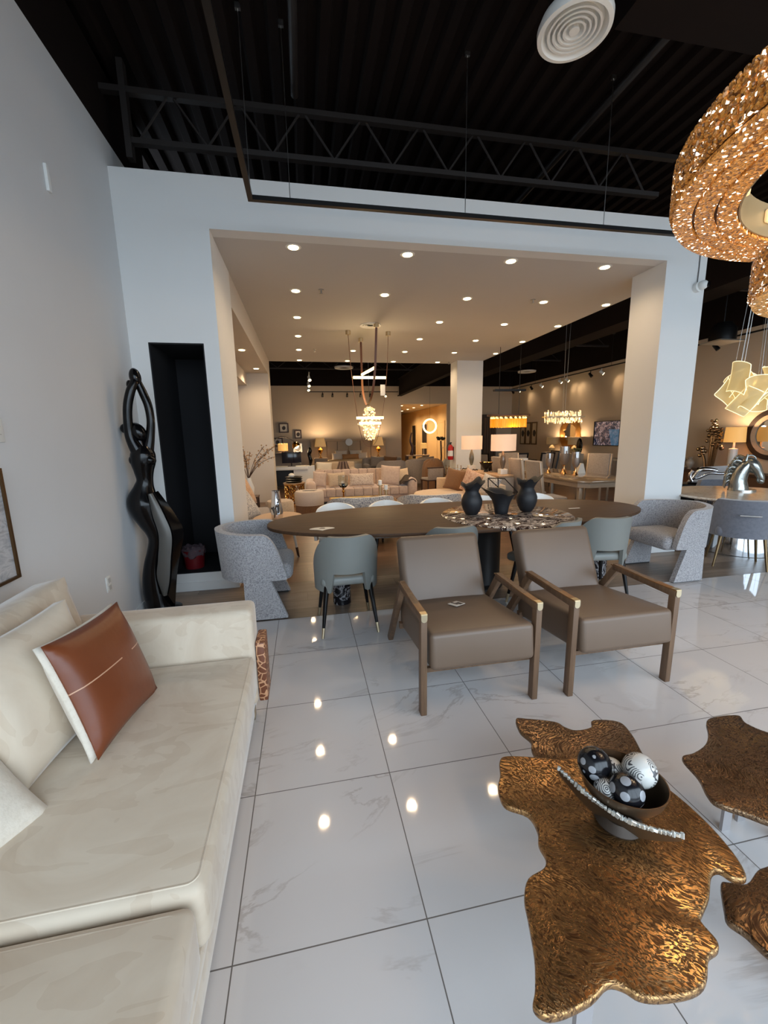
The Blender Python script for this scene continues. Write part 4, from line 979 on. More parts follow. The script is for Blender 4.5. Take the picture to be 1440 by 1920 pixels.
frame_pic('framed_print', 'dark-framed sketch partly hidden by the far end of the alcove wall', (-1.08, 17.97, 1.42), .44, .36, dark_wood, pm1, group='framed sketches on the far wall')
frame_pic('propped_canvas', 'pale landscape canvas propped on the desk below the arc lamp', (-.20, 13.50, 1.262), .27, .27, white_plastic, print_mat('landscape_print', (200, 190, 178), (130, 118, 108), 7, .2), group=None, f=.02)
s = thing('shelf_unit', 'grey shelf unit carrying the propped canvas behind the desk', 'shelf', (-.62, 13.62, 0)); b = bmn()
for lo, hi in (((-.4, -.2, 0), (.5, .2, .03)), ((-.4, -.2, 1.1), (.5, .2, 1.125)), ((-.4, -.2, .03), (-.37, .2, 1.1)), ((.47, -.2, .03), (.5, .2, 1.1)), ((-.37, .17, .03), (.47, .2, 1.1))): box2(b, lo, hi)
obj('carcass', b, M('grey_lacquer', (120, 112, 106), .5), s)
table_lamp('drum lamp with a peach lit shade in the far left corner', (-.66, 13.6, 1.127), [(0, 0), (.06, 0), (.02, .03), (.015, .1), (0, .1)], black_metal, (.155, .155, .05, .28), shade_amber, 14)
s = thing('arc_lamp', 'arched floor lamp with a gold dome head beside the reception desk', 'floor lamp', (-1.12, 13.15, 0))
b = bmn(); cyl(b, (0, 0, 0), (0, 0, .04), .16, n=28); obj('base', b, black_metal, s)
b = bmn(); tube(b, spline([(0, 0, .04), (.0, 0, .9), (.08, 0, 1.35), (.42, 0, 1.62), (.75, 0, 1.52), (.85, 0, 1.42)], 8), .010, 8); obj('arm', b, black_metal, s)
b = bmn(); lathe(b, [(.02, .08), (.08, .05), (.12, -.03), (.125, -.08), (.115, -.08), (.11, -.03), (.07, .04), (.0, .06)], (.86, 0, 1.38), 24, rot=(0, -.5, 0)); obj('lamp_shade', b, gold, s)
b = bmn(); sph(b, (.88, 0, 1.33), .08); obj('bulb', b, bulb, s)
lamp('POINT', (.92, -.05, 1.20), 5, WARM, .05, s)
s = thing('bust_sculpture', 'slim black bust sculpture between the desk and the bed', 'sculpture', (.16, 13.0, 0))
b = bmn(); blob_ = spline([(0, 0, .72), (.02, 0, .9), (-.02, 0, 1.05), (.01, 0, 1.18), (0, 0, 1.28)], 5); tube(b, blob_, [.03, .035, .04, .05, .055, .06, .06, .055, .05, .05, .05, .055, .06, .065, .065, .065, .06, .05, .04, .03, .02], 12); obj('figure', b, black_lacquer, s)
b = bmn(); box2(b, (-.13, -.13, 0), (.13, .13, .72)); obj('pedestal', b, white_plastic, s)
# bed
s = thing('bed', 'bed with a wide panelled grey headboard against the far wall', 'bed', (1.9, 17.9, 0))
b = bmn()
for k, (x0, x1) in enumerate(((-1.62, -1.3), (-1.3, -.95), (-.95, -.5), (-.5, .0), (.0, .5), (.5, .95), (.95, 1.3), (1.3, 1.63))): softbox(b, ((x0+x1)/2, 0, .72), (x1-x0-.012, .10, 1.38), .02)
box2(b, (-1.63, -.07, 1.41), (1.63, .06, 1.5)); obj('headboard', b, M('greige_upholstery', (188, 166, 138), .7), s, ang=60)
b = bmn(); softbox(b, (-.1, -1.15, .4), (1.7, 2.1, .5), .1); obj('mattress', b, white_fabric, s, ang=60)
b = bmn(); softbox(b, (-.1, -1.45, .6), (1.76, 1.5, .14), .06, puff=.03); obj('duvet', b, M('quilted_cream', (214, 192, 160), .85, bump=(26, .8, .02)), s, ang=70)
gp = 'pillows on the bed'
for x, z, y, w_, h_, mt_, lb in ((1.52, .80, 17.45, .52, .36, white_fabric, 'cream pillow standing behind, left side of the bed'), (2.14, .80, 17.45, .52, .36, white_fabric, 'cream pillow standing behind, right side of the bed'), (1.36, .74, 17.2, .5, .3, white_fabric, 'cream pillow leaning in front, left side of the bed'), (2.36, .74, 17.2, .46, .3, white_fabric, 'cream pillow leaning in front, right side of the bed'), (1.86, .73, 16.95, .70, .22, M('amber_velvet', (168, 122, 74), .7), 'long amber bolster in front of the bed pillows')):
    cushion_obj('bed_pillow', lb, 'pillow', w_, h_, .16, (x, y, z+.05), (-.3, 0, 0), mt_, gp)
gold_base = [(0, 0), (.08, 0), (.075, .02), (.02, .04), (.035, .1), (.02, .16), (.10, .28), (.11, .33), (.06, .39), (.015, .43), (0, .43)]
for x, lb in ((.66, 'gold lamp with a tapered cream shade, left of the bed'), (3.08, 'gold lamp with a tapered cream shade, right of the bed')):
    s = thing('nightstand', lb.replace('gold lamp with a tapered cream shade,', 'low grey nightstand carrying a gold lamp,'), 'nightstand', (x, 17.3, 0), group='nightstands beside the bed'); b = bmn(); box2(b, (-.27, -.2, .0), (.27, .2, .74), .01); obj('body', b, M('greige_lacquer', (150, 134, 114), .5), s); b = bmn(); box2(b, (-.25, -.215, .4), (.25, -.2, .7)); dr = obj('drawer', b, MATS['greige_lacquer'], s)
    table_lamp(lb, (x, 17.3, .74), gold_base, gold, (.24, .17, .46, .82), M('dim_linen_shade', (205, 176, 136), .7, emis=((255, 190, 110), .3)), 42, 'gold lamps beside the bed')
s = thing('disc_ornament', 'round white disc ornament with a short tail hung on the headboard', 'ornament', (1.90, 17.78, 0))
b = bmn(); cyl(b, (0, -.02, 1.36), (0, .02, 1.36), .15, n=32); obj('disc', b, ceramic, s)
b = bmn(); cyl(b, (0, 0, .98), (0, 0, 1.22), .05, .012, 12); obj('tail', b, M('greige_upholstery', None), s)
# loveseat, throw, grey sofas and black table between bed and pink sofa
def plain_sofa(name, label, loc, rz, w, d, h, mat, cushions=2, group=None):
    s = thing(name, label, 'sofa', loc, rz, group)
    b = bmn(); softbox(b, (0, 0, .21), (w, d, .42), .06); obj('seat', b, mat, s, ang=60)
    b = bmn(); softbox(b, (0, d/2-.1, h/2+.1), (w, .2, h-.2), .08); obj('backrest', b, mat, s, ang=60)
    for x in (-w/2+.1, w/2-.1): b = bmn(); softbox(b, (x, 0, .4), (.18, d, .4), .07); obj('arm', b, mat, s, ang=60)
    return s
plain_sofa('loveseat', 'beige loveseat near the foot of the bed, left side', (.98, 13.4, 0), 0, 1.3, .85, .78, beige_fabric)
cushion_obj('sofa_cushion', 'pale tan cushion on the beige loveseat', 'cushion', .5, .34, .14, (.60, 13.35, .62), (-.3, .08, 0), white_fabric)
s = tub('grey_shell_chair', 'grey shell armchair with a wide rounded back, right of the black table', grey_fabric, (2.62, 12.55, 0), 0, .42, .36, .84, group='grey shell armchairs')
dup(s, (3.55, 12.75, 0), -.2, 'grey shell armchair partly behind the right end of the pink sofa')
plain_sofa('grey_sofa', 'low grey sofa between the black table and the bed', (2.85, 14.9, 0), 0, 1.5, .9, .80, grey_fabric)
for x, y, lb in ((2.6, 14.9, 'grey cushion at the left of the low grey sofa'), (3.1, 14.9, 'taupe cushion at the right of the low grey sofa')):
    cushion_obj('sofa_cushion', lb, 'cushion', .5, .4, .15, (x, y-.02, .65), (-.3, .1, 0), (grey_fabric, brown_fabric)[x > 3], 'cushions on the low grey sofa')
s = thing('black_table', 'low black rectangular table behind the pink sofa', 'table', (1.75, 11.6, 0)); b = bmn(); box2(b, (-.55, -.3, .62), (.55, .3, .66)); obj('tabletop', b, black_lacquer, s)
for x in (-.5, .5): b = bmn(); box2(b, (x-.03, -.25, 0), (x+.03, .25, .62)); obj('leg', b, black_lacquer, s)
b = bmn(); sheet(b, lambda u, v: (.62*(u-.5)*(.35+.65*v), .04*math.sin(u*22)+.02, .60*(1-v)), 40, 8, .02); o = obj('draped_throw', b, M('mauve_throw', (140, 118, 104), .9), ang=70); o.location = (1.05, 11.55, .30); tag(o, 'mauve throw gathered over a stand behind the pink sofa', 'blanket')
for k, (x, y, lb) in enumerate(((4.15, 13.7, 'striped tan lounge chair by the corridor mouth'), (4.3, 15.0, 'pale tub chair before the corridor doors'), (5.25, 14.2, 'cream tub chair at the right of the corridor mouth'), (4.75, 16.2, 'beige tub chair farthest down the corridor mouth'))):
    tub('lounge_chair', lb, (beige_fabric, cream_fabric, white_fabric, beige_fabric)[k], (x, y, 0), (.8, -.6, 2.4, .3)[k], .38, .36, .74, group='lounge chairs by the corridor')
s = thing('dark_frame_chair', 'grey dining chair with a black wood frame, right of the pink sofa', 'chair', (3.4, 10.75, 0), .2)
b = bmn(); softbox(b, (0, -.18, .55), (.46, .07, .34), .03); obj('backrest', b, grey_fabric, s); b = bmn(); softbox(b, (0, .02, .40), (.46, .44, .08), .03); obj('seat', b, grey_fabric, s)
b = bmn(); box2(b, (-.25, -.215, .70), (.25, -.15, .735)); obj('top_rail', b, dark_wood, s); b = bmn(); box2(b, (-.25, -.2, .36), (.25, .22, .39)); obj('seat_frame', b, dark_wood, s)
for x in (-.22, .22):
    for y in (-.17, .2): b = bmn(); cyl(b, (x, y, 0), (x, y, .37), .018, .024, 10); obj('leg', b, dark_wood, s)
s = thing('covered_furniture', 'furniture under a brown dust sheet beside the column', 'dust sheet', (3.75, 11.75, 0))
b = bmn(); L = []
for z, k in ((.0, 1), (.3, .97), (.6, .92), (.78, .8), (.86, .45), (.88, .1)):
    L.append([Vector((.36*k*(1+.05*math.sin(7*a)*(1-z*.8))*math.cos(a), .3*k*(1+.05*math.sin(9*a+1))*math.sin(a), z+.03*math.sin(5*a)*(z > .5))) for a in [2*PI*i/40 for i in range(40)]])
rings(b, L); obj('sheet', b, brown_fabric, s, ang=70)
s = thing('fire_extinguisher', 'red fire extinguisher hung on the side of the far column', 'fire extinguisher', (3.955, 10.86, .90))
b = bmn(); lathe(b, [(0, 0), (.07, 0), (.075, .02), (.075, .32), (.05, .38), (.02, .41), (0, .41)], n=20); cy = obj('cylinder', b, M('extinguisher_red', (178, 22, 22), .3), s)
b = bmn(); cyl(b, (0, 0, .1), (0, 0, .25), .0765, n=20); obj('label_band', b, white_plastic, cy)
b = bmn(); cyl(b, (0, 0, .41), (0, 0, .46), .018); box2(b, (-.06, -.012, .45), (.03, .012, .475)); tube(b, spline([(-.02, 0, .44), (-.09, 0, .4), (-.09, 0, .2)], 5), .01, 6); obj('valve', b, black_plastic, s)
b = bmn(); box2(b, (.07, -.03, .1), (.085, .03, .35)); obj('bracket', b, black_metal, s)
s = thing('bar_cart', 'small gold bar cart beside the column', 'cart', (3.78, 10.15, 0))
for z in (.3, .70): b = bmn(); box2(b, (-.16, -.12, z), (.16, .12, z+.02)); obj('shelf', b, M('smoked_mirror', None), s)
for x in (-.16, .16):
    for y in (-.12, .12): b = bmn(); cyl(b, (x, y, 0), (x, y, .80), .009, n=8); obj('post', b, gold, s)
# corridor dressing
s = thing('corridor_console', 'small dark console with ornaments at the corridor mouth', 'console', (4.75, 17.2, 0)); b = bmn(); box2(b, (-.5, -.2, .72), (.5, .2, .76)); obj('top', b, pale_wood, s)
for x in (-.45, .45): b = bmn(); box2(b, (x-.03, -.18, 0), (x+.03, .18, .72)); obj('leg', b, dark_wood, s)
table_lamp('small square-shaded lamp on the corridor console', (5.05, 17.2, .76), [(0, 0), (.05, 0), (.02, .02), (.012, .28), (0, .28)], brass, (.13, .13, .27, .50), shade_amber, 3)
s = thing('black_figure', 'tall dark curved sculpture standing on the corridor console', 'sculpture', (4.5, 17.2, .76)); b = bmn(); tube(b, spline([(0, 0, 0), (.06, 0, .3), (-.04, 0, .6), (.02, 0, .95)], 6), [.09]+[.08-.003*k for k in range(18)], 10); obj('body', b, M('oxblood_glaze', (70, 30, 24), .3), s)
s = thing('orange_palm', 'dark trunk sculpture with a leafy head beside the corridor door', 'sculpture', (5.85, 17.3, 0)); b = bmn(); tube(b, [(0, 0, 0), (.03, 0, .7), (0, 0, 1.35)], .035, 8); obj('trunk', b, dark_wood, s); b = bmn()
for k in range(7): sph(b, (.12*math.cos(k*.9), .06*math.sin(k*.9), 1.42+.04*(k % 2)), (.1, .04, .06), (0, .4*(k % 3-1), k*.9), 10)
obj('crown', b, M('dark_green_leaves', (58, 52, 34), .6), s)
# ------------------------------------------------------------------ right-hand dining display
s0 = None
def high_chair(label):
    s = thing('high_back_chair', label, 'chair', group='high-backed champagne dining chairs')
    fr = M('champagne_wood', (176, 158, 138), .35, metal=.3)
    b = bmn(); t_ = bmn(); softbox(t_, (0, 0, .34), (.46, .07, .66), .02); merge(b, t_, T3(0, -.2, .44) @ R3(.12, 0, 0)); obj('backrest', b, grey_fabric, s)
    b = bmn(); softbox(b, (0, .02, .44), (.48, .46, .09), .03); obj('seat', b, grey_fabric, s)
    for x in (-.245, .245):
        b = bmn(); bar(b, (x, -.17, 0), (x, -.205, .46), .035, .05, .006, (0, 1, 0)); bar(b, (x, -.205, .45), (x, -.285, 1.10), .035, .05, .006, (0, 1, 0)); obj('leg', b, fr, s)
        b = bmn(); bar(b, (x, .2, 0), (x, .2, .42), .04, .04, .006, (0, 1, 0)); obj('leg', b, fr, s)
    return s
h0 = high_chair('champagne high-backed chair nearest the viewer on the left of the silver table'); h0.location = (4.15, 6.48, 0); h0.rotation_euler = (0, 0, -PI/2-.04)
for loc, rz, lb in (((4.22, 7.22, 0), -PI/2-.04, 'champagne high-backed chair in the middle on the left of the silver table'), ((4.2, 7.95, 0), -PI/2-.04, 'champagne high-backed chair farthest on the left of the silver table'), ((6.22, 8.0, 0), PI/2+.5, 'champagne high-backed chair on the far right side of the silver table'), ((5.05, 9.35, 0), PI, 'champagne high-backed chair at the far head of the silver table')):
    dup(h0, loc, rz, lb)
s = thing('silver_dining_table', 'silver-grey dining table with clipped corners, set with goblets', 'table', (5.1, 7.4, 0))
pts = [(-.57, -1.2), (-.42, -1.33), (.42, -1.33), (.57, -1.2), (.57, 1.2), (.42, 1.33), (-.42, 1.33), (-.57, 1.2)]
b = bmn(); prism(b, pts, .72, .76, .008); obj('tabletop', b, M('polished_champagne', (150, 130, 108), .12, metal=.2, coat=.5), s)
b = bmn(); prism(b, [(x*.96, y*.98) for x, y in pts], .64, .72); obj('apron', b, MATS['champagne_wood'], s)
for x in (-.48, .48):
    for y in (-1.15, 1.15): b = bmn(); bar(b, (x, y, 0), (x, y, .64), .07, .07, .01, (0, 1, 0)); obj('leg', b, MATS['champagne_wood'], s)
def goblet(label, loc, k):
    s = thing('silver_goblet', label, 'goblet', loc, group='tall silver goblets on the silver table')
    b = bmn(); lathe(b, [(0, 0), (.07*k, 0), (.05*k, .03*k), (.018*k, .13*k), (.03*k, .17*k), (.0, .17*k)], n=24); obj('foot', b, M('warm_polished_metal', (226, 176, 120), .15, metal=1), s)
    b = bmn(); lathe(b, [(0, .17*k), (.05*k, .18*k), (.085*k, .25*k), (.095*k, .36*k), (.092*k, .40*k), (.0, .40*k)], n=28); obj('bowl', b, M('crackled_silver', (150, 140, 132), .4, metal=.6, bump=(60, .8, .006)), s)
    b = bmn(); lathe(b, [(.092*k, .40*k), (.092*k, .54*k), (.088*k, .54*k), (.088*k, .40*k)], n=28); obj('rim', b, chrome, s)
goblet('tallest silver goblet, in the middle of the three', (5.15, 7.5, .76), 1.0)
goblet('silver goblet right of the tallest one', (5.16, 7.15, .76), .82)
goblet('silver goblet farthest back, left of the tallest one', (4.97, 7.75, .76), .74)
s = thing('table_card', 'white tent card standing on the silver table behind the goblets', 'card', (5.42, 7.35, .76)); b = bmn(); prism(b, [(-.09, 0), (.09, 0), (.03, .2), (-.03, .2)], -.04, .04, M4=R3(PI/2, 0, 0)); obj('card', b, MATS['white_card'], s)
# black framed chairs and dark table farther back
d0 = None
def frame_chair(label, loc, rz):
    s = thing('black_frame_chair', label, 'chair', loc, rz, 'grey chairs with black frames')
    b = bmn(); bar(b, (-.22, -.2, .42), (-.24, -.3, 1.02), .03, .04); bar(b, (.22, -.2, .42), (.24, -.3, 1.02), .03, .04); bar(b, (-.24, -.3, 1.0), (.24, -.3, 1.0), .03, .04); obj('frame', b, black_metal, s)
    b = bmn(); t_ = bmn(); softbox(t_, (0, 0, .28), (.42, .05, .52), .02); merge(b, t_, T3(0, -.21, .45) @ R3(.16, 0, 0)); obj('backrest', b, grey_fabric, s)
    b = bmn(); softbox(b, (0, .0, .43), (.44, .44, .07), .025); obj('seat', b, grey_fabric, s)
    for x in (-.2, .2):
        for y in (-.19, .19): b = bmn(); cyl(b, (x, y, 0), (x, y, .40), .015, .02, 8); obj('leg', b, black_metal, s)
    return s
f0 = frame_chair('grey chair with a black frame, leftmost of the far group beside the column', (5.5, 11.7, 0), -1.2)
for loc, rz, lb in (((6.1, 11.25, 0), 0, 'grey chair with a black frame behind the near drum lamp'), ((6.9, 11.2, 0), .2, 'grey chair with a black frame below the three narrow pictures'), ((7.6, 12.0, 0), 1.5, 'grey chair with a black frame tilted right of the white rack'), ((5.35, 12.6, 0), -1.5, 'grey chair with a black frame, half behind the column')):
    dup(f0, loc, rz, lb)
s = thing('dark_dining_table', 'dark wood dining table among the black-framed chairs', 'table', (6.5, 12.25, 0)); b = bmn(); box2(b, (-.7, -.4, .72), (.7, .4, .76), .01); obj('tabletop', b, dark_wood, s)
for x in (-.5, .5): b = bmn(); box2(b, (x-.08, -.3, 0), (x+.08, .3, .72)); obj('leg', b, dark_wood, s)
s = thing('white_rack', 'white open rack behind the high-backed chairs', 'rack', (5.6, 10.3, 0)); b = bmn(); box2(b, (-.3, -.12, .86), (.3, .12, .92)); obj('shelf', b, white_plastic, s); b = bmn(); box2(b, (-.3, -.12, .45), (.3, .12, .48)); obj('shelf', b, white_plastic, s)
for x in (-.28, .28): b = bmn(); box2(b, (x-.015, -.12, 0), (x+.015, .12, .86)); obj('post', b, white_plastic, s)
# wall pieces on the right wall (front faces -x: rotate +90 about z turns -y into ... +x ; use -90)
RW = -PI/2+PI
def rwall(y, z): return (XR-.005, y, z)
def tv_mat():
    t = NT('garden_picture'); co_ = t.coord(); s_ = t.new('ShaderNodeSeparateXYZ'); t.link(co_, s_.inputs[0])
    n_ = t.noise(co_, 9, 6, .7, 1); n2 = t.noise(co_, 22, 5, .7, .5)
    c = t.ramp(n_, [(.3, (14, 18, 30)), (.48, (44, 52, 74)), (.56, (150, 130, 130)), (.66, (196, 196, 214)), (.78, (90, 120, 84))])
    pool = t.math('MULTIPLY', t.math('GREATER_THAN', t.math('ADD', s_.outputs[0], t.math('MULTIPLY', s_.outputs[2], .3)), .12), t.math('LESS_THAN', t.math('ADD', s_.outputs[2], t.math('MULTIPLY', n2, .2)), .22))
    c = t.mix(t.math('MULTIPLY', pool, .8), c, t.mix(n2, lin((28, 62, 104)), lin((92, 150, 184))))
    t.set(**{'Base Color': c, 'Roughness': .15, 'Emission Color': c, 'Emission Strength': .45}); return t.m
frame_pic('wall_screen', 'wide screen showing a blue pool and garden on the right wall', rwall(11.7, 1.53), 1.16, .78, black_metal, tv_mat(), -PI/2, 'screen', f=.02, d=.05)
pm3 = print_mat('dancer_print', (206, 188, 156), (46, 38, 30), 6, .16)
for y, lb in ((16.88, 'narrow figure picture, left of the three on the right wall'), (16.44, 'narrow figure picture, middle of the three on the right wall'), (15.96, 'narrow figure picture, right of the three on the right wall')):
    frame_pic('narrow_picture', lb, rwall(y, 1.58), .40, .93, M('antique_gold_frame', (120, 92, 56), .4, metal=.5), pm3, -PI/2, group='narrow figure pictures on the right wall')
s = thing('ring_mirror', 'rough gold ring mirror above the far console', 'mirror', (XR-.03, 13.55, 1.57)); b = bmn(); rnd = random.Random(8); L = []
for k in range(30):
    a = 2*PI*k/30; r = .46+rnd.uniform(-.03, .03); w_ = .13+rnd.uniform(-.02, .03)
    L.append([Vector((rnd.uniform(-.03, .0)-.03*(1-abs(q)), (r+w_*q)*math.cos(a), (r+w_*q)*math.sin(a))) for q in (-1, -.4, .3, 1)]+[Vector((.02, (r+w_)*math.cos(a), (r+w_)*math.sin(a))), Vector((.02, (r-w_)*math.cos(a), (r-w_)*math.sin(a)))])
rings(b, L, False, True); obj('frame', b, M('burnished_gold_leaf', (186, 134, 66), .4, metal=.7, var=(12, .4)), s, ang=20)
b = bmn(); cyl(b, (.0, 0, 0), (.018, 0, 0), .34, n=40); obj('mirror_glass', b, M('mirror_glass', (200, 196, 190), .03, metal=1), s)
s = thing('far_console', 'pale console under the gold ring mirror', 'console', (9.2, 13.6, 0)); b = bmn(); box2(b, (-.22, -.95, 0), (.22, .95, .86), .01); obj('body', b, M('pale_grey_lacquer', (186, 174, 158), .4), s)
for k in range(3): b = bmn(); box2(b, (-.235, -.93+k*.62, .1), (-.22, -.33+k*.62, .8)); obj('door', b, MATS['pale_grey_lacquer'], s)
orb = [(0, 0), (.07, 0), (.05, .03), (.1, .1), (.11, .16), (.06, .24), (.015, .28), (0, .28)]
for y, lb in ((14.2, 'drum lamp left of the gold ring mirror'), (12.9, 'drum lamp right of the gold ring mirror')):
    table_lamp(lb, (9.2, y, .86), orb, M('cream_crackle', (200, 180, 140), .3), (.26, .26, .30, .56), M('dim_taupe_shade', (150, 132, 112), .7, emis=((255, 196, 120), .1)), 14, 'drum lamps on the far console', sx=.7)
s = thing('orchid_sculpture', 'dark oval sculpture with foliage on the far console', 'sculpture', (9.15, 12.55, .86)); b = bmn(); sph(b, (0, 0, .25), (.05, .15, .28)); obj('body', b, black_lacquer, s); b = bmn(); rnd = random.Random(2)
for k in range(26): sph(b, (-.1+rnd.uniform(-.06, .06), rnd.uniform(-.28, .1), .06+rnd.uniform(0, .14)), (.03, .03, .02), n=6)
obj('foliage', b, M('sage_leaves', (120, 122, 84), .7), s)
s = thing('grey_sideboard', 'pale grey sideboard under the pool screen', 'sideboard', (9.2, 10.6, 0)); b = bmn(); box2(b, (-.24, -.8, .12), (.24, .8, .78), .01); obj('body', b, MATS['pale_grey_lacquer'], s)
for k in range(2): b = bmn(); box2(b, (-.255, -.78+k*.79, .16), (-.24, -.01+k*.79, .74)); obj('door', b, grey_fabric, s)
b = bmn(); box2(b, (-.22, -.75, 0), (.22, .75, .12)); obj('plinth', b, black_plastic, s)
s = thing('dark_wall_niche', 'tall dark curtained cabinet on the far wall right of the column', 'cabinet', (8.25, 17.75, 0)); b = bmn(); box2(b, (-.32, -.15, 0), (.32, .2, 2.45)); obj('body', b, M('espresso', (46, 32, 26), .5), s); b = bmn(); sheet(b, lambda u, v: (-.28+.56*u, -.17+.02*math.sin(u*30), .1+2.2*v), 40, 4, .01); obj('curtain', b, M('bronze_curtain', (84, 62, 44), .6), s, ang=70)
s = thing('dark_cabinet', 'dark wood display cabinet beside the curtained cabinet', 'cabinet', (7.0, 17.55, 0)); b = bmn(); box2(b, (-.5, -.2, 0), (.5, .2, 1.0)); obj('body', b, M('espresso', None), s); b = bmn(); box2(b, (-.46, -.22, .1), (.46, -.2, .9)); obj('door', b, dark_wood, s)

# ------------------------------------------------------------------ right of the pillar
RX, RY = 5.50, 4.26
s = thing('round_marble_table', 'round white marble table on a mirrored cone base, right of the pillar', 'table', (RX, RY, 0))
b = bmn(); lathe(b, [(0, .725), (.77, .725), (.80, .738), (.80, .75), (.79, .76), (0, .76)], n=72); t = NT('cream_marble'); v_ = t.noise(t.coord(), 5, 7, .6, 1.5); k_ = t.math('MAXIMUM', t.math('SUBTRACT', 1, t.math('MULTIPLY', t.math('ABSOLUTE', t.math('SUBTRACT', v_, .5)), 40)), 0)
t.set(**{'Base Color': t.mix(t.math('MULTIPLY', k_, .5), lin((226, 214, 198)), lin((170, 130, 80))), 'Roughness': .12}); obj('tabletop', b, t.m, s)
b = bmn(); lathe(b, [(0, 0), (.42, 0), (.42, .014), (.41, .02), (.40, .45), (.36, .725), (0, .725)], n=64); obj('mirrored_base', b, M('mirrored_steel', (216, 220, 224), .06, metal=1), s)
def handle_chair(label, loc, rz):
    """faces +y"""
    s = thing('handle_chair', label, 'chair', loc, rz, 'charcoal velvet chairs around the marble table')
    def P(u, v):
        a = -PI/2+(u*2-1)*1.72; k = abs(u*2-1); top = .80-.28*max(0, (k-.55)/.45)**.9 if k > .55 else .80
        rr = 1-.10*(1-v); return (.31*math.cos(a)*rr, .29*math.sin(a)*rr-.03*v, .37+(top-.37)*v)
    b = bmn(); sheet(b, P, 40, 8, .055); obj('backrest', b, charcoal_fabric, s, ang=70)
    b = bmn(); softbox(b, (0, .02, .43), (.50, .50, .13), .05, puff=.02); obj('seat', b, charcoal_fabric, s, ang=70)
    for x in (-1, 1):
        for y in (-1, 1): b = bmn(); cyl(b, (x*.24, y*.22, 0), (x*.19, y*.17, .38), .011, .017, 12); obj('leg', b, M('antique_brass', (122, 102, 74), .4, metal=1), s)
    b = bmn(); tube(b, [(-.09, -.345, .64), (-.09, -.38, .64), (.09, -.38, .64), (.09, -.345, .64)], .008, 8); o = obj('handle', b, steel, s); o['label'] = 'steel pull handle'
    return s
hc = handle_chair('charcoal velvet chair with a steel back handle, nearest at the round table', (4.93, 3.80, 0), -.70)
dup(hc, (5.13, 5.02, 0), -2.3, 'charcoal velvet chair between the pillar and the round table')
dup(hc, (6.15, 5.05, 0), 2.5, 'charcoal velvet chair behind the silver horse head')
# horse head
silver_smooth = M('polished_silver_resin', (160, 162, 158), .2, metal=.85, bump=(9, .35, .01))
s = thing('horse_head', 'silver horse head sculpture on the round marble table', 'sculpture', (5.72, 4.45, .76), -.85)
b = bmn()
def hb(pts, rad, flat=1.0):
    sp = spline(pts, 6); tube(b, sp, [q.x for q in spline([(r, 0, 0) for r in rad], 6)], 18, flat=flat)
hb([(-.04, 0, .0), (-.04, 0, .04), (-.05, 0, .13), (-.035, 0, .23), (.0, 0, .32), (.05, 0, .385)], [.14, .135, .12, .11, .092, .06], .8)
hb([(-.01, 0, .405), (.05, 0, .385), (.10, 0, .32), (.145, 0, .24), (.175, 0, .175), (.185, 0, .135)], [.035, .08, .088, .064, .052, .036], .75)
sph(b, (.172, 0, .145), (.05, .044, .038), (0, .9, 0)); sph(b, (.085, 0, .30), (.062, .062, .072), (0, -.5, 0)); sph(b, (.095, .05, .36), (.018, .012, .014)); sph(b, (.095, -.05, .36), (.018, .012, .014))
obj('head', b, silver_smooth, s, ang=80)
for y in (-.035, .035): b = bmn(); cyl(b, (.0, y, .40), (.012, y*1.4, .485), .022, .003, 10); obj('ear', b, silver_smooth, s)
b = bmn()
for k in range(8):
    z = .43-.045*k; x = -.075-.075*math.sin(min(1, k*.2)*1.6)
    tube(b, spline([(x+.055, 0, z), (x+.0, .012*(-1)**k, z+.02), (x-.035, .012*(-1)**k, z-.03), (x-.03, .0, z-.09)], 4), [.026]*4+[.024]*4+[.018]*3+[.010]*2, 8)
tube(b, spline([(.0, 0, .44), (.04, 0, .47), (.085, 0, .45), (.11, .01, .40)], 5), [.018-.0008*k for k in range(16)], 8); obj('mane', b, silver_smooth, s, ang=80)
b = bmn(); cyl(b, (0, 0, 0), (0, 0, .02), .15, n=32); obj('base', b, silver_leaf, s)
# back wall group
s = thing('dark_console', 'dark wood console along the right wall under the round mirror', 'console', (9.15, 7.5, 0)); b = bmn(); box2(b, (-.25, -1.35, .60), (.25, 1.5, .66)); obj('top', b, dark_wood, s)
b = bmn(); box2(b, (-.22, -1.3, .12), (.22, 1.45, .60)); obj('cabinet', b, M('walnut_veneer', (96, 66, 44), .4), s)
for y in (-1.2, 1.35): b = bmn(); box2(b, (-.2, y-.04, 0), (.2, y+.04, .12)); obj('leg', b, black_metal, s)
s = thing('round_mirror', 'round mirror with a dark wood and cream ring frame on the right wall', 'mirror', (XR-.01, 6.9, 1.45))
def yring(b, r0, r1, x0, x1, n=56):
    L = [[Vector((x, r*math.cos(2*PI*k/n), r*math.sin(2*PI*k/n))) for k in range(n)] for r, x in ((r0, 0), (r0, x0), (r1, x1), (r1, 0))]
    rings(b, L, False, True)
b = bmn(); yring(b, .52, .42, -.05, -.06); obj('frame', b, M('espresso', None), s)
b = bmn(); yring(b, .42, .34, -.05, -.03); o = obj('inner_ring', b, beige_fabric, s); o['label'] = 'cream inner ring'
b = bmn(); cyl(b, (-.01, 0, 0), (0, 0, 0), .345, n=56); obj('mirror_glass', b, MATS['mirror_glass'], s)
table_lamp('lit square lamp on a carved block base beside the round mirror', (9.12, 7.38, .66), [(0, 0), (.08, 0), (.08, .5), (.02, .52), (.02, .66), (0, .66)], ceramic, (.205, .19, .64, .96), shade_amber, 22, sx=.8)
s = thing('silver_tree', 'silver cast sculpture of clustered blossoming stems on the dark console', 'sculpture', (9.1, 7.88, .66)); b = bmn(); rnd = random.Random(6)
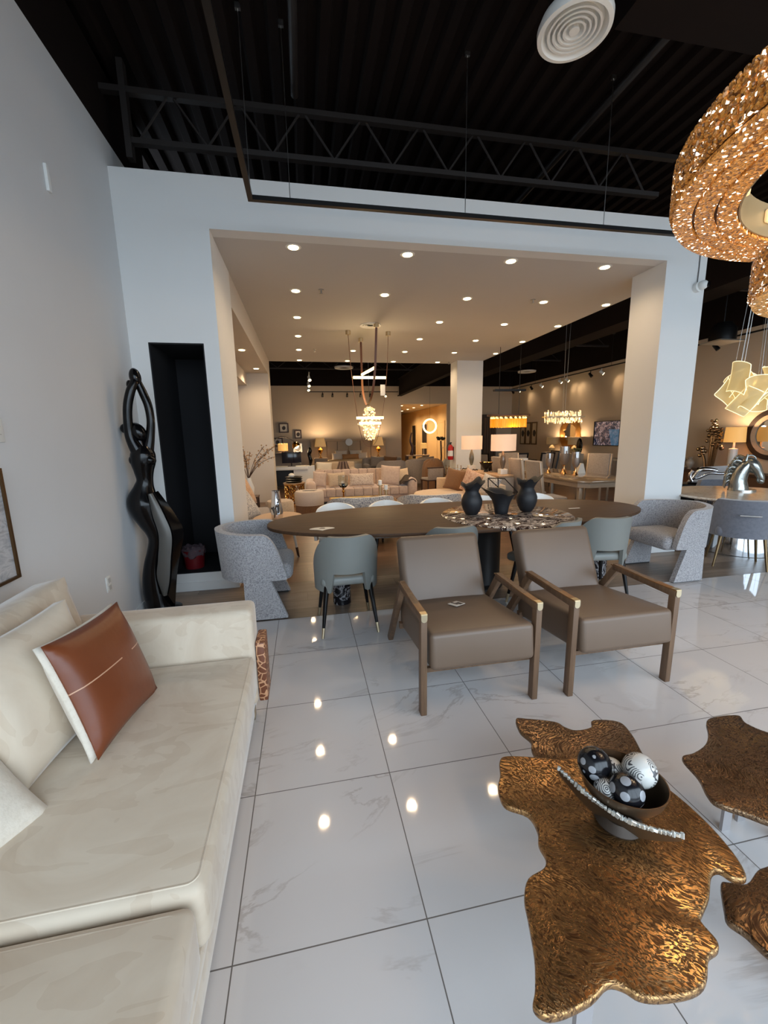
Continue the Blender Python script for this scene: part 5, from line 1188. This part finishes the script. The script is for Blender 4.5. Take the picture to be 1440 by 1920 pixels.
for y0, h in ((0, 1.05), (-.12, .80), (.12, .48), (-.05, .92)):
    tp = Vector((rnd.uniform(-.03, .03), y0*1.6+.02, h)); tube(b, spline([(0, y0*.6, 0), (0, y0, h*.5), tp], 6), .032, 8)
    for k in range(int(h*18)): sph(b, (tp.x+rnd.uniform(-.05, .05), tp.y+rnd.uniform(-.10, .10), h*(.62+.45*rnd.random())), rnd.uniform(.03, .058), n=8)
obj('stems', b, M('antique_silver', (170, 146, 116), .22, metal=.95), s); b = bmn(); box2(b, (-.1, -.18, 0), (.1, .18, .05)); obj('base', b, black_lacquer, s)
for y, sc_, lb in ((8.52, 1.0, 'larger pale glazed vase with a side opening, beside the pillar edge'), (8.28, .78, 'smaller pale glazed jug right of the larger glazed vase')):
    s = thing('glazed_vase', lb, 'vase', (9.1, y+.08, .66), group='pale glazed vases on the dark console'); b = bmn(); lathe(b, [(0, 0), (.06*sc_, 0), (.05*sc_, .03*sc_), (.11*sc_, .12*sc_), (.12*sc_, .2*sc_), (.07*sc_, .28*sc_), (.04*sc_, .31*sc_), (.07*sc_, .36*sc_), (.065*sc_, .36*sc_), (.0, .3*sc_)], n=24); obj('body', b, M('crackle_glaze', (160, 146, 130), .3, var=(14, .2)), s)
s = thing('chrome_leaper', 'chrome streamlined leaping figure on a black stand behind the round table', 'sculpture', (6.95, 6.0, .62), -.75); b = bmn()
tube(b, spline([(-.25, 0, .04), (-.2, 0, .12), (-.12, 0, .25), (0, 0, .27), (.12, 0, .25)], 6), [.02+.02*math.sin(k*.12) for k in range(25)], 10)
tube(b, spline([(-.22, 0, .10), (-.12, 0, .12), (.02, 0, .2), (.2, 0, .2), (.42, 0, .27)], 6), .022, 10); tube(b, spline([(-.22, 0, .05), (-.26, 0, .15), (-.22, 0, .24)], 6), .03, 10); obj('figure', b, chrome, s)
b = bmn(); box2(b, (-.28, -.1, 0), (.1, .1, .04)); obj('stand', b, black_lacquer, s)
s = thing('low_black_cabinet', 'low black cabinet with a pale grey raised panel, carrying the chrome figure', 'cabinet', (7.1, 6.1, 0), -.7); b = bmn(); box2(b, (-.5, -.22, 0), (.5, .22, .62), .01); obj('body', b, black_lacquer, s)
b = bmn(); prism(b, [(-.3, .62), (.30, .62), (.42, .95), (-.12, .9)], .18, .21, M4=R3(PI/2, 0, 0) @ T3(0, 0, -.38)); obj('raised_panel', b, M('pale_grey_panel', (170, 168, 168), .4), s)
tub('brown_shell_chair', 'dark brown rounded chair back beyond the round table', M('dark_brown_leather', (58, 42, 36), .5), (7.75, 5.1, 0), .3, .38, .36, .84)
s = thing('console_ornament', 'dark knotted ornament on the console below the lit lamp', 'ornament', (8.95, 7.0, .66)); b = bmn(); tube(b, [(0, .12*math.cos(q)*(1+.4*math.cos(2*q)), .13+.1*math.sin(q)) for q in [2*PI*k/20 for k in range(20)]], .035, 8, True); obj('knot', b, M('dark_bronze', None), s)
# ------------------------------------------------------------------ ceiling fittings and lights
def downlight(loc, label, power, name='recessed_downlight', group='recessed downlights in the dropped ceiling'):
    s = thing(name, label, 'downlight', loc, group=group)
    b = bmn(); lathe(b, [(.052, -.003), (.075, -.003), (.08, 0), (.05, .0)], n=24); t_ = None; obj('trim_ring', b, white_plastic, s)
    b = bmn(); cyl(b, (0, 0, -.008), (0, 0, -.002), .052, n=24); obj('lens', b, bulb, s)
    lamp('SPOT', (0, 0, -.03), power, WARM, .05, s, angle=2.7, blend=.8)
    return s
XS = (0.0, 1.2, 2.4, 3.6, 4.65); YS = (4.69, 5.97, 7.2, 8.45, 9.7, 10.95)
col_w = ('left', 'second from left', 'middle', 'fourth from left', 'right edge'); row_w = ('nearest', 'second', 'third', 'fourth', 'fifth', 'farthest')
for j, y in enumerate(YS):
    for i, x in enumerate(XS):
        if (i == 1 and j in (2, 3)) or (i == 4 and j in (0, 5)): continue
        downlight((x, y, 3.48), 'lit recessed downlight in the %s row of the dropped ceiling, %s column' % (row_w[j], col_w[i]), P_DOWN)
for k, (x, y) in enumerate(((-.98, 7.89), (-.95, 9.87))):
    downlight((x, y, 3.1), ('nearer lit downlight in the alcove ceiling on the left', 'farther lit downlight in the alcove ceiling on the left')[k], P_DOWN*1.6, group='downlights in the alcove ceiling')
for k, (x, y) in enumerate(((4.5, 18.9), (5.45, 22.8), (5.45, 21.5), (5.45, 20.3), (5.43, 18.8))):
    downlight((x, y, 2.95), 'lit downlight in the corridor ceiling, %s' % ('apart on the left side', 'farthest of the line', 'second farthest of the line', 'second nearest of the line', 'nearest of the line')[k], P_DOWN*5, group='downlights in the corridor ceiling')
for (x, y), lb in (((.33, 5.89), 'small sprinkler head between the two leftmost columns of near downlights'), ((3.39, 5.9), 'small sprinkler head near the right end of the second downlight row'), ((.34, 9.63), 'small sprinkler head at the far left of the dropped ceiling'), ((3.9, 10.9), 'small sprinkler head just before the far column')):
    s = thing('sprinkler_head', lb, 'sprinkler', (x, y, 3.48), group='sprinkler heads in the dropped ceiling'); b = bmn(); cyl(b, (0, 0, -.006), (0, 0, 0), .035); obj('escutcheon', b, steel, s); b = bmn(); cyl(b, (0, 0, -.05), (0, 0, -.006), .010); cyl(b, (0, 0, -.054), (0, 0, -.05), .024); obj('deflector', b, steel, s)
# belt pendant
s = thing('belt_pendant', 'pendant of leather belts looped through glowing rods over the lounge', 'pendant lamp', (1.26, 7.9, 3.48))
belt = M('saddle_leather_belt', (104, 62, 40), .5); rod = emit('glowing_rod', (255, 226, 150), 6)
can = []
for x, y in ((.07, -.5), (-.36, .05), (-.05, .6), (.39, .05)):
    b = bmn(); cyl(b, (x, y, -.07), (x, y, 0), .045); obj('canopy', b, brass, s)
def strap(pts, w=.034, dx=.3, dy=1.0):
    b = bmn(); sp = spline(pts, 8); N = len(sp)-1
    sheet(b, lambda u, v: sp[round(u*N)]+Vector(((v-.5)*w*dx, (v-.5)*w*dy, 0)), N, 2, .005); obj('belt', b, belt, s)
strap([(.07, -.5, -.07), (.04, -.44, -.75), (.0, -.32, -1.15), (-.05, -.02, -1.33), (-.08, .25, -1.1), (-.06, .5, -.75), (-.05, .6, -.07)], .04, 1.0, .1)
strap([(-.36, .05, -.07), (-.32, .05, -.75), (-.2, .05, -1.75), (-.07, .05, -2.08), (.12, .05, -2.0), (.27, .05, -1.4), (.35, .05, -.75), (.39, .05, -.07)], .03)
for p, q in (((.035, -.42, -.72), (-.055, .52, -.70)), ((-.29, .05, -.82), (.33, .05, -.82)), ((-.25, .05, -1.56), (.27, .05, -1.56)), ((-.20, .05, -1.66), (.22, .05, -1.66))):
    b = bmn(); cyl(b, p, q, .024, n=14); obj('light_rod', b, rod, s)
b = bmn(); box2(b, (.22, .03, -1.15), (.31, .034, -.95)); obj('price_tag', b, MATS['white_card'], s)
lamp('POINT', (0, 0, -.95), 12, WARM, .05, s)
s = thing('ceiling_vent', 'round flush vent beside the belt pendant canopies', 'vent', (1.25, 7.54, 3.48)); b = bmn()
for r in (.07, .12, .17): lathe(b, [(r-.02, -.004), (r, -.012), (r+.014, -.012), (r+.014, 0), (r-.02, 0)], n=32)
obj('louvre_rings', b, white_plastic, s)
s = thing('cascade_chandelier', 'clear glass cascade chandelier hanging beyond the belt pendant', 'chandelier', (2.06, 13.0, 2.03)); b = bmn(); rnd = random.Random(12)
for k in range(200):
    z = rnd.uniform(-.55, .45); r = .36*(1-abs(z+.05)/.75)*rnd.random()**.5; a = rnd.uniform(0, 2*PI); box(b, (r*math.cos(a), r*math.sin(a), z), (.05, .012, .06), rot=(rnd.uniform(0, 3), rnd.uniform(0, 3), a))
o = obj('glass_leaves', b, crystal_clear, s, False); o['kind'] = 'stuff'
b = bmn(); cyl(b, (0, 0, .4), (0, 0, 2.7), .006, n=6); obj('cable', b, steel, s)
lamp('POINT', (0, -.5, 0), 36, WARM, .05, s)
s = thing('ring_pendant', 'glowing upright ring pendant before the corridor', 'pendant lamp', (4.95, 16.0, 1.94)); b = bmn(); tube(b, [(.26*math.cos(q), 0, .26*math.sin(q)) for q in [2*PI*k/48 for k in range(48)]], .034, 10, True); obj('ring', b, emit('ring_glow', (255, 226, 158), 3.5), s)
b = bmn(); cyl(b, (0, 0, .28), (0, 0, 2.78), .004, n=6); obj('cable', b, black_metal, s); lamp('POINT', (0, -.35, 0), 8, WARM, .05, s)
# amber fringe chandelier and crystal bar chandelier
s = thing('fringe_chandelier', 'oval amber fringe chandelier beside the column', 'chandelier', (4.68, 9.0, 1.98)); b = bmn(); N = 100; rnd = random.Random(9); L = []
for z in (-.07, -.12, -.2, -.27): L.append([Vector((.44*math.cos(2*PI*k/N)*(1+.01*(k % 2)), .22*math.sin(2*PI*k/N)*(1+.02*(k % 2)), z+(.012*(k % 3) if z < -.2 else 0))) for k in range(N)])
rings(b, L, False); o = obj('fringe', b, M('amber_chain_fringe', (206, 128, 24), .35, metal=.3, emis=((255, 150, 20), .55)), s, False)
b = bmn(); prism(b, [(.52*math.cos(2*PI*k/48), .27*math.sin(2*PI*k/48)) for k in range(48)], -.012, .03, .004); obj('top_plate', b, dark_wood, s)
b = bmn()
for k in range(22): sph(b, (.42*math.cos(2*PI*k/22), .21*math.sin(2*PI*k/22), -.045), .022, n=8)
o = obj('bulbs', b, emit('amber_bulb_glow', (255, 214, 120), 3), s); o['kind'] = 'stuff'
for x in (-.25, .25): b = bmn(); cyl(b, (x, 0, .03), (x, 0, 2.75), .006, n=6); obj('rod', b, black_metal, s)
b = bmn(); box2(b, (-.38, -.06, .55), (.38, .06, .59)); obj('spreader', b, black_metal, s); lamp('POINT', (0, -.3, -.35), 14, (1, .6, .22), .05, s)
s = thing('bar_chandelier', 'two-tier crystal bar chandelier over the silver table', 'chandelier', (5.75, 8.5, 1.93)); rnd = random.Random(10)
for z, nm in ((.05, 'upper_crystals'), (-.09, 'lower_crystals')):
    b = bmn()
    for k in range(46):
        x = -.45+.9*k/45; box(b, (x, rnd.uniform(-.08, .08), z+rnd.uniform(-.02, .03)), (.022, .02, .10*rnd.uniform(.7, 1.3)), .003, 1, (rnd.uniform(-.3, .3), rnd.uniform(-.3, .3), 0))
    o = obj(nm, b, crystal_clear, s, False); o['kind'] = 'stuff'
b = bmn(); box2(b, (-.47, -.1, -.018), (.47, .1, .0)); obj('bar', b, brass, s)
for x in (-.06, .06): b = bmn(); cyl(b, (x*.4, 0, 0), (x, 0, 2.8), .004, n=6); obj('cable', b, steel, s)
lamp('POINT', (0, 0, -.28), 20, WARM, .05, s)
# petal pendant over the marble table
s = thing('petal_pendant', 'pendant of curved glowing glass petals over the round marble table', 'pendant lamp', (5.45, 4.25, 2.12)); rnd = random.Random(21)
gl = M('lit_petal_glass', (255, 236, 190), .35, trans=.5, emis=((255, 226, 160), .12), ior=1.2); ge = emit('petal_edge_glow', (255, 240, 196), 1.2)
for k in range(16):
    a = 2*PI*k/8+rnd.uniform(-.25, .25); r = .24 if k < 8 else .13; z = rnd.uniform(-.12, .2) if k < 8 else rnd.uniform(-.26, .02)
    m_ = T3(r*math.cos(a), r*math.sin(a), z) @ R3(rnd.uniform(-.7, .7), rnd.uniform(-.8, .8), a+rnd.uniform(-.9, .9)); w_, h_ = rnd.uniform(.10, .14), rnd.uniform(.12, .18); ph = rnd.uniform(0, 6)
    f_ = lambda u, v: m_ @ Vector((.06*math.sin(3.4*u+ph)+.05*(v-.5)**2, (u-.5)*2*w_, (v-.5)*2*h_+.02*math.sin(4*u)))
    b = bmn(); sheet(b, f_, 10, 8, .006); pt = obj('petal', b, gl, s, ang=60)
    b = bmn(); tube(b, [f_(i/10, 0) for i in range(11)]+[f_(1, i/8) for i in range(1, 9)]+[f_(i/10, 1) for i in range(9, -1, -1)]+[f_(0, i/8) for i in range(7, 0, -1)], .0042, 6, True); obj('lit_edge', b, ge, pt)
    if k < 10: b = bmn(); tp = f_(.5, 1); cyl(b, tp, (tp.x*.5, tp.y*.5, 1.9), .0025, n=5); obj('cord', b, steel, s)
b = bmn(); cyl(b, (0, 0, 1.89), (0, 0, 1.93), .18, n=32); obj('canopy', b, steel, s)
b = bmn(); cyl(b, (0, 0, 1.93), (0, 0, 2.65), .012, n=8); obj('stem', b, steel, s); lamp('POINT', (0, 0, .0), 5, (1, .75, .45), .03, s)
# big crystal rings
def ring_band(r0, r1, z0, z1, a0=0, a1=2*PI, n=96):
    b = bmn(); L = []
    full = abs(a1-a0-2*PI) < 1e-6
    for k in range(n if full else n+1):
        a = a0+(a1-a0)*k/n; c_, s_ = math.cos(a), math.sin(a); L.append([Vector((r*c_, r*s_, z)) for r, z in ((r0, z0), (r1, z0), (r1, z1), (r0, z1))])
    rings(b, L, not full, full); return b
def crystal_ring(name, label, loc, R, r, H, cables):
    s = thing(name, label, 'chandelier', loc); w_ = (R-r)
    for k in range(3):
        ra = r+w_*k/3+.006; rb = r+w_*(k+1)/3-.006; nseg = 10
        for q in range(nseg):
            a0 = 2*PI*q/nseg+.11*k; b = ring_band(ra, rb, 0, .022, a0+.009, a0+2*PI/nseg-.009, 12); obj('crystal_panel', b, crystal_amber, s, ang=30)
    b = ring_band(r, R-.012, .022, .034); obj('gap_shade_plate', b, M('gap_shade_bronze', (70, 46, 26), .5, metal=.5), s)  # plate added so the gaps between crystal panels read dark, standing in for shade
    b = ring_band(R-.012, R, .032, H); obj('crystal_drops', b, crystal_side, s, ang=30)
    # hanging faceted drops around the rim
    b = bmn(); rnd = random.Random(14)
    for k in range(230):
        a = 2*PI*k/230
        for z in (H*.25, H*.45, H*.65, H*.85, H*1.02): box(b, ((R+.004)*math.cos(a), (R+.004)*math.sin(a), z), (.012, .02, H*.16), .004, 1, (rnd.uniform(-.2, .2), rnd.uniform(-.25, .25), a))
    o = obj('rim_crystals', b, crystal_side, s, False); o['kind'] = 'stuff'
    b = ring_band(r-.006, r, .01, H*.9); o = obj('inner_band', b, M('satin_gold_grey', (150, 142, 118), .35, metal=.4), s)
    b = ring_band(r, R-.012, H*.9, H*.94); obj('top_plate', b, M('satin_gold_grey', None), s)
    for q in range(12):
        a = 2*PI*q/12+.2; b = bmn(); box(b, ((r-.02)*math.cos(a), (r-.02)*math.sin(a), H*.55), (.025, .05, .06), .01, 2, (0, 0, a)); obj('inner_crystal', b, M('lit_block_crystal', (220, 190, 150), .1, emis=((255, 210, 150), .8)), s, False)
    for q in range(cables):
        a = 2*PI*q/cables+.5; b = bmn(); cyl(b, ((r+w_/2)*math.cos(a), (r+w_/2)*math.sin(a), H*.94), (.25*math.cos(a), .25*math.sin(a), 4.3-loc[2]), .003, n=5); obj('cable', b, steel, s)
    return s
cr = crystal_ring('crystal_ring_chandelier', 'large amber crystal ring chandelier overhead at the right edge', (2.47, 1.07, 2.5), 1.055, .812, .17, 6)
crystal_ring('crystal_ring_chandelier', 'smaller crystal ring hanging below the large amber ring', (2.47, 1.08, 2.105), .725, .53, .16, 4)
for q in range(3): lamp('POINT', (.3*math.cos(q*PI/1.5), .3*math.sin(q*PI/1.5), -.1), P_RING, (1, .70, .42), .04, cr)
# suspended track in front of the facade
s = thing('suspended_track', 'black lighting track turning a corner in front of the facade, hung on thin wires', 'track', (-.325, 3.9, 3.5))
b = bmn(); box2(b, (-.02, -5.9, -.015), (.02, .02, .02)); obj('rail', b, black_metal, s); b = bmn(); box2(b, (.02, -.02, -.015), (4.5, .02, .02)); obj('rail', b, black_metal, s)
for x, y in ((.01, -.08), (.32, 0), (1.86, 0), (3.27, 0)):
    b = bmn(); cyl(b, (x, y, .02), (x, y, 1.25), .0035, n=6); obj('wire', b, steel, s); b = bmn(); box2(b, (x-.02, y-.012, 1.22), (x+.02, y+.012, 1.26)); obj('wire_clip', b, steel, s)
# round diffuser
s = thing('ceiling_diffuser', 'round white ceiling diffuser with concentric rings', 'diffuser', (1.767, 2.73, 4.0)); b = bmn()
lathe(b, [(.165, .02), (.19, -.02), (.215, -.015), (.218, .02), (.2, .06), (.165, .06)], n=56); obj('rim', b, white_plastic, s)
for k, r in enumerate((.145, .115, .085, .055)):
    b = bmn(); L = [[Vector((q*math.cos(2*PI*j/48), q*math.sin(2*PI*j/48), z)) for j in range(48)] for q, z in ((r, -.012), (r+.012, -.012), (r-.012, .04), (r-.02, .04))]; rings(b, L, False, True); obj('louvre_ring', b, white_plastic, s)
b = bmn(); lathe(b, [(0, -.012), (.03, -.012), (.022, .03), (0, .03)], n=24); obj('hub', b, white_plastic, s)
b = bmn(); cyl(b, (0, 0, .05), (0, 0, .75), .16, n=32); obj('duct_collar', b, black_paint, s)
b = bmn(); cyl(b, (-.17, 0, .03), (.17, 0, .03), .006, n=8); cyl(b, (0, -.17, .03), (0, .17, .03), .006, n=8); obj('spider', b, white_plastic, s)
# camera on the pillar
s = thing('security_camera', 'white turret security camera with a dark lens on the pillar', 'camera', (4.62, YF, 3.21)); b = bmn(); cyl(b, (0, 0, 0), (0, -.05, 0), .055, n=28); obj('mount', b, white_plastic, s)
b = bmn(); sph(b, (.02, -.07, .01), .05); e_ = obj('eyeball', b, white_plastic, s); b = bmn(); cyl(b, (.045, -.105, .005), (.055, -.122, .003), .026, n=20); obj('lens', b, black_lacquer, e_)
b = bmn(); tube(b, spline([(0, -.01, .05), (.005, -.008, .25), (-.005, -.008, .71)], 6), .005, 6); obj('cable', b, M('grey_cable', (90, 90, 90), .5), s)
# projector
s = thing('ceiling_speaker', 'dark dome-backed ceiling unit hanging right of the pillar', 'ceiling unit', (7.35, 6.4, 3.05)); b = bmn(); lathe(b, [(0, .38), (.12, .36), (.2, .25), (.2, .05), (0, .05)], n=28); obj('housing', b, black_metal, s); b = bmn(); box2(b, (-.25, -.2, .03), (.25, .2, .05)); obj('tray', b, steel, s); b = bmn(); cyl(b, (0, 0, .36), (0, 0, 1.7), .01); obj('rod', b, black_metal, s)
# track spots on the right and far walls
def track(name, label, p, q, spots, lit, face, group):
    s = thing(name, label, 'track', p); d = Vector(q)-Vector(p); b = bmn(); bar(b, (0, 0, 0), d, .035, .03); obj('rail', b, black_metal, s)
    n = max(2, int(d.length/2))
    for k in range(n+1):
        c_ = d*(k/n); b = bmn(); cyl(b, c_, c_+Vector((0, 0, 1.2)), .004, n=5); obj('drop_rod', b, black_metal, s)
    return s
track('wall_track', 'black lighting track along the right wall', (9.05, 5.0, 3.5), (9.05, 17.4, 3.5), 0, 0, 0, None)
track('wall_track', 'black lighting track across the far wall', (.3, 17.4, 3.4), (4.0, 17.4, 3.4), 0, 0, 0, None)
track('wall_track', 'short black track running towards the viewer at the far left', (.25, 12.2, 3.4), (.25, 17.3, 3.4), 0, 0, 0, None)
def spot(label, loc, aim, lit, power, group):
    s = thing('track_spotlight', label, 'spotlight', loc, group=group); d = Vector(aim).normalized()
    b = bmn(); cyl(b, (0, 0, 0), (0, 0, -.09), .012, n=8); obj('stem', b, white_plastic if lit else black_metal, s)
    c_ = Vector((0, 0, -.12)); b = bmn(); cyl(b, c_-d*.07, c_+d*.07, .035, .048, 18); hd = obj('head', b, white_plastic if lit else black_metal, s)
    b = bmn(); cyl(b, c_+d*.071, c_+d*.078, .040, n=18); obj('lens', b, bulb if lit else black_plastic, hd)
    if lit: lamp('SPOT', c_+d*.1, power, WARM, .04, s, rot=d.to_track_quat('-Z', 'Y').to_euler(), angle=1.5, blend=.9)
def order_words(n): return ['nearest the viewer', 'second nearest', 'third nearest', 'fourth nearest', 'fifth nearest', 'sixth nearest', 'seventh nearest', 'eighth nearest', 'ninth nearest', 'farthest'][:n]
ys = ((8.0, 0), (10.4, 1), (11.6, 1), (12.1, 0), (13.3, 1), (13.7, 1), (14.9, 1), (15.6, 0), (16.6, 1), (17.1, 0)); ow = order_words(10)
for k, (y, l) in enumerate(ys): spot('%s spotlight on the right wall track, %s' % ('lit' if l else 'unlit', ow[k]), (9.05, y, 3.485), (.75 if l else .3, -.5, -.7), l, 9, 'spotlights on the right wall track')
ow = ('leftmost', 'second from left', 'third from left', 'fourth from left', 'second from right', 'rightmost')
for k, x in enumerate((.85, 1.25, 1.85, 2.4, 2.8, 3.45)): l = k == 5; spot('%s spotlight on the far wall track, %s' % ('lit' if l else 'unlit', ow[k]), (x, 17.4, 3.385), (0, -.5, -.6) if l else (0, .6, -.5), l, P_SPOT, 'spotlights on the far wall track')
for k, y in enumerate((12.6, 14.0, 15.2)): spot('lit spotlight on the short left track, %s' % ('nearest the viewer', 'middle one', 'farthest')[k], (.25, y, 3.385), (.2, -.6, -.8), 1, P_SPOT, 'spotlights on the short left track')
for (x, y, z), lb in (((1.55, 15.4, 4.0), 'white round ceiling diffuser in the dark ceiling beyond the belt pendant'), ((8.6, 15.2, 3.9), 'white round ceiling diffuser in the dark ceiling right of the column')):
    s = thing('far_diffuser', lb, 'diffuser', (x, y, z), group='white diffusers in the far ceiling'); b = bmn(); t_ = bmn(); lp = [[Vector((r*math.cos(2*PI*j/40), r*math.sin(2*PI*j/40), zz)) for j in range(40)] for r, zz in ((.22, 0), (.33, 0), (.34, .05), (.2, .05))]; rings(t_, lp, False, True); merge(b, t_); obj('rim', b, white_plastic, s); b = bmn(); cyl(b, (0, 0, .04), (0, 0, .75), .2, n=24); obj('collar', b, black_paint, s)
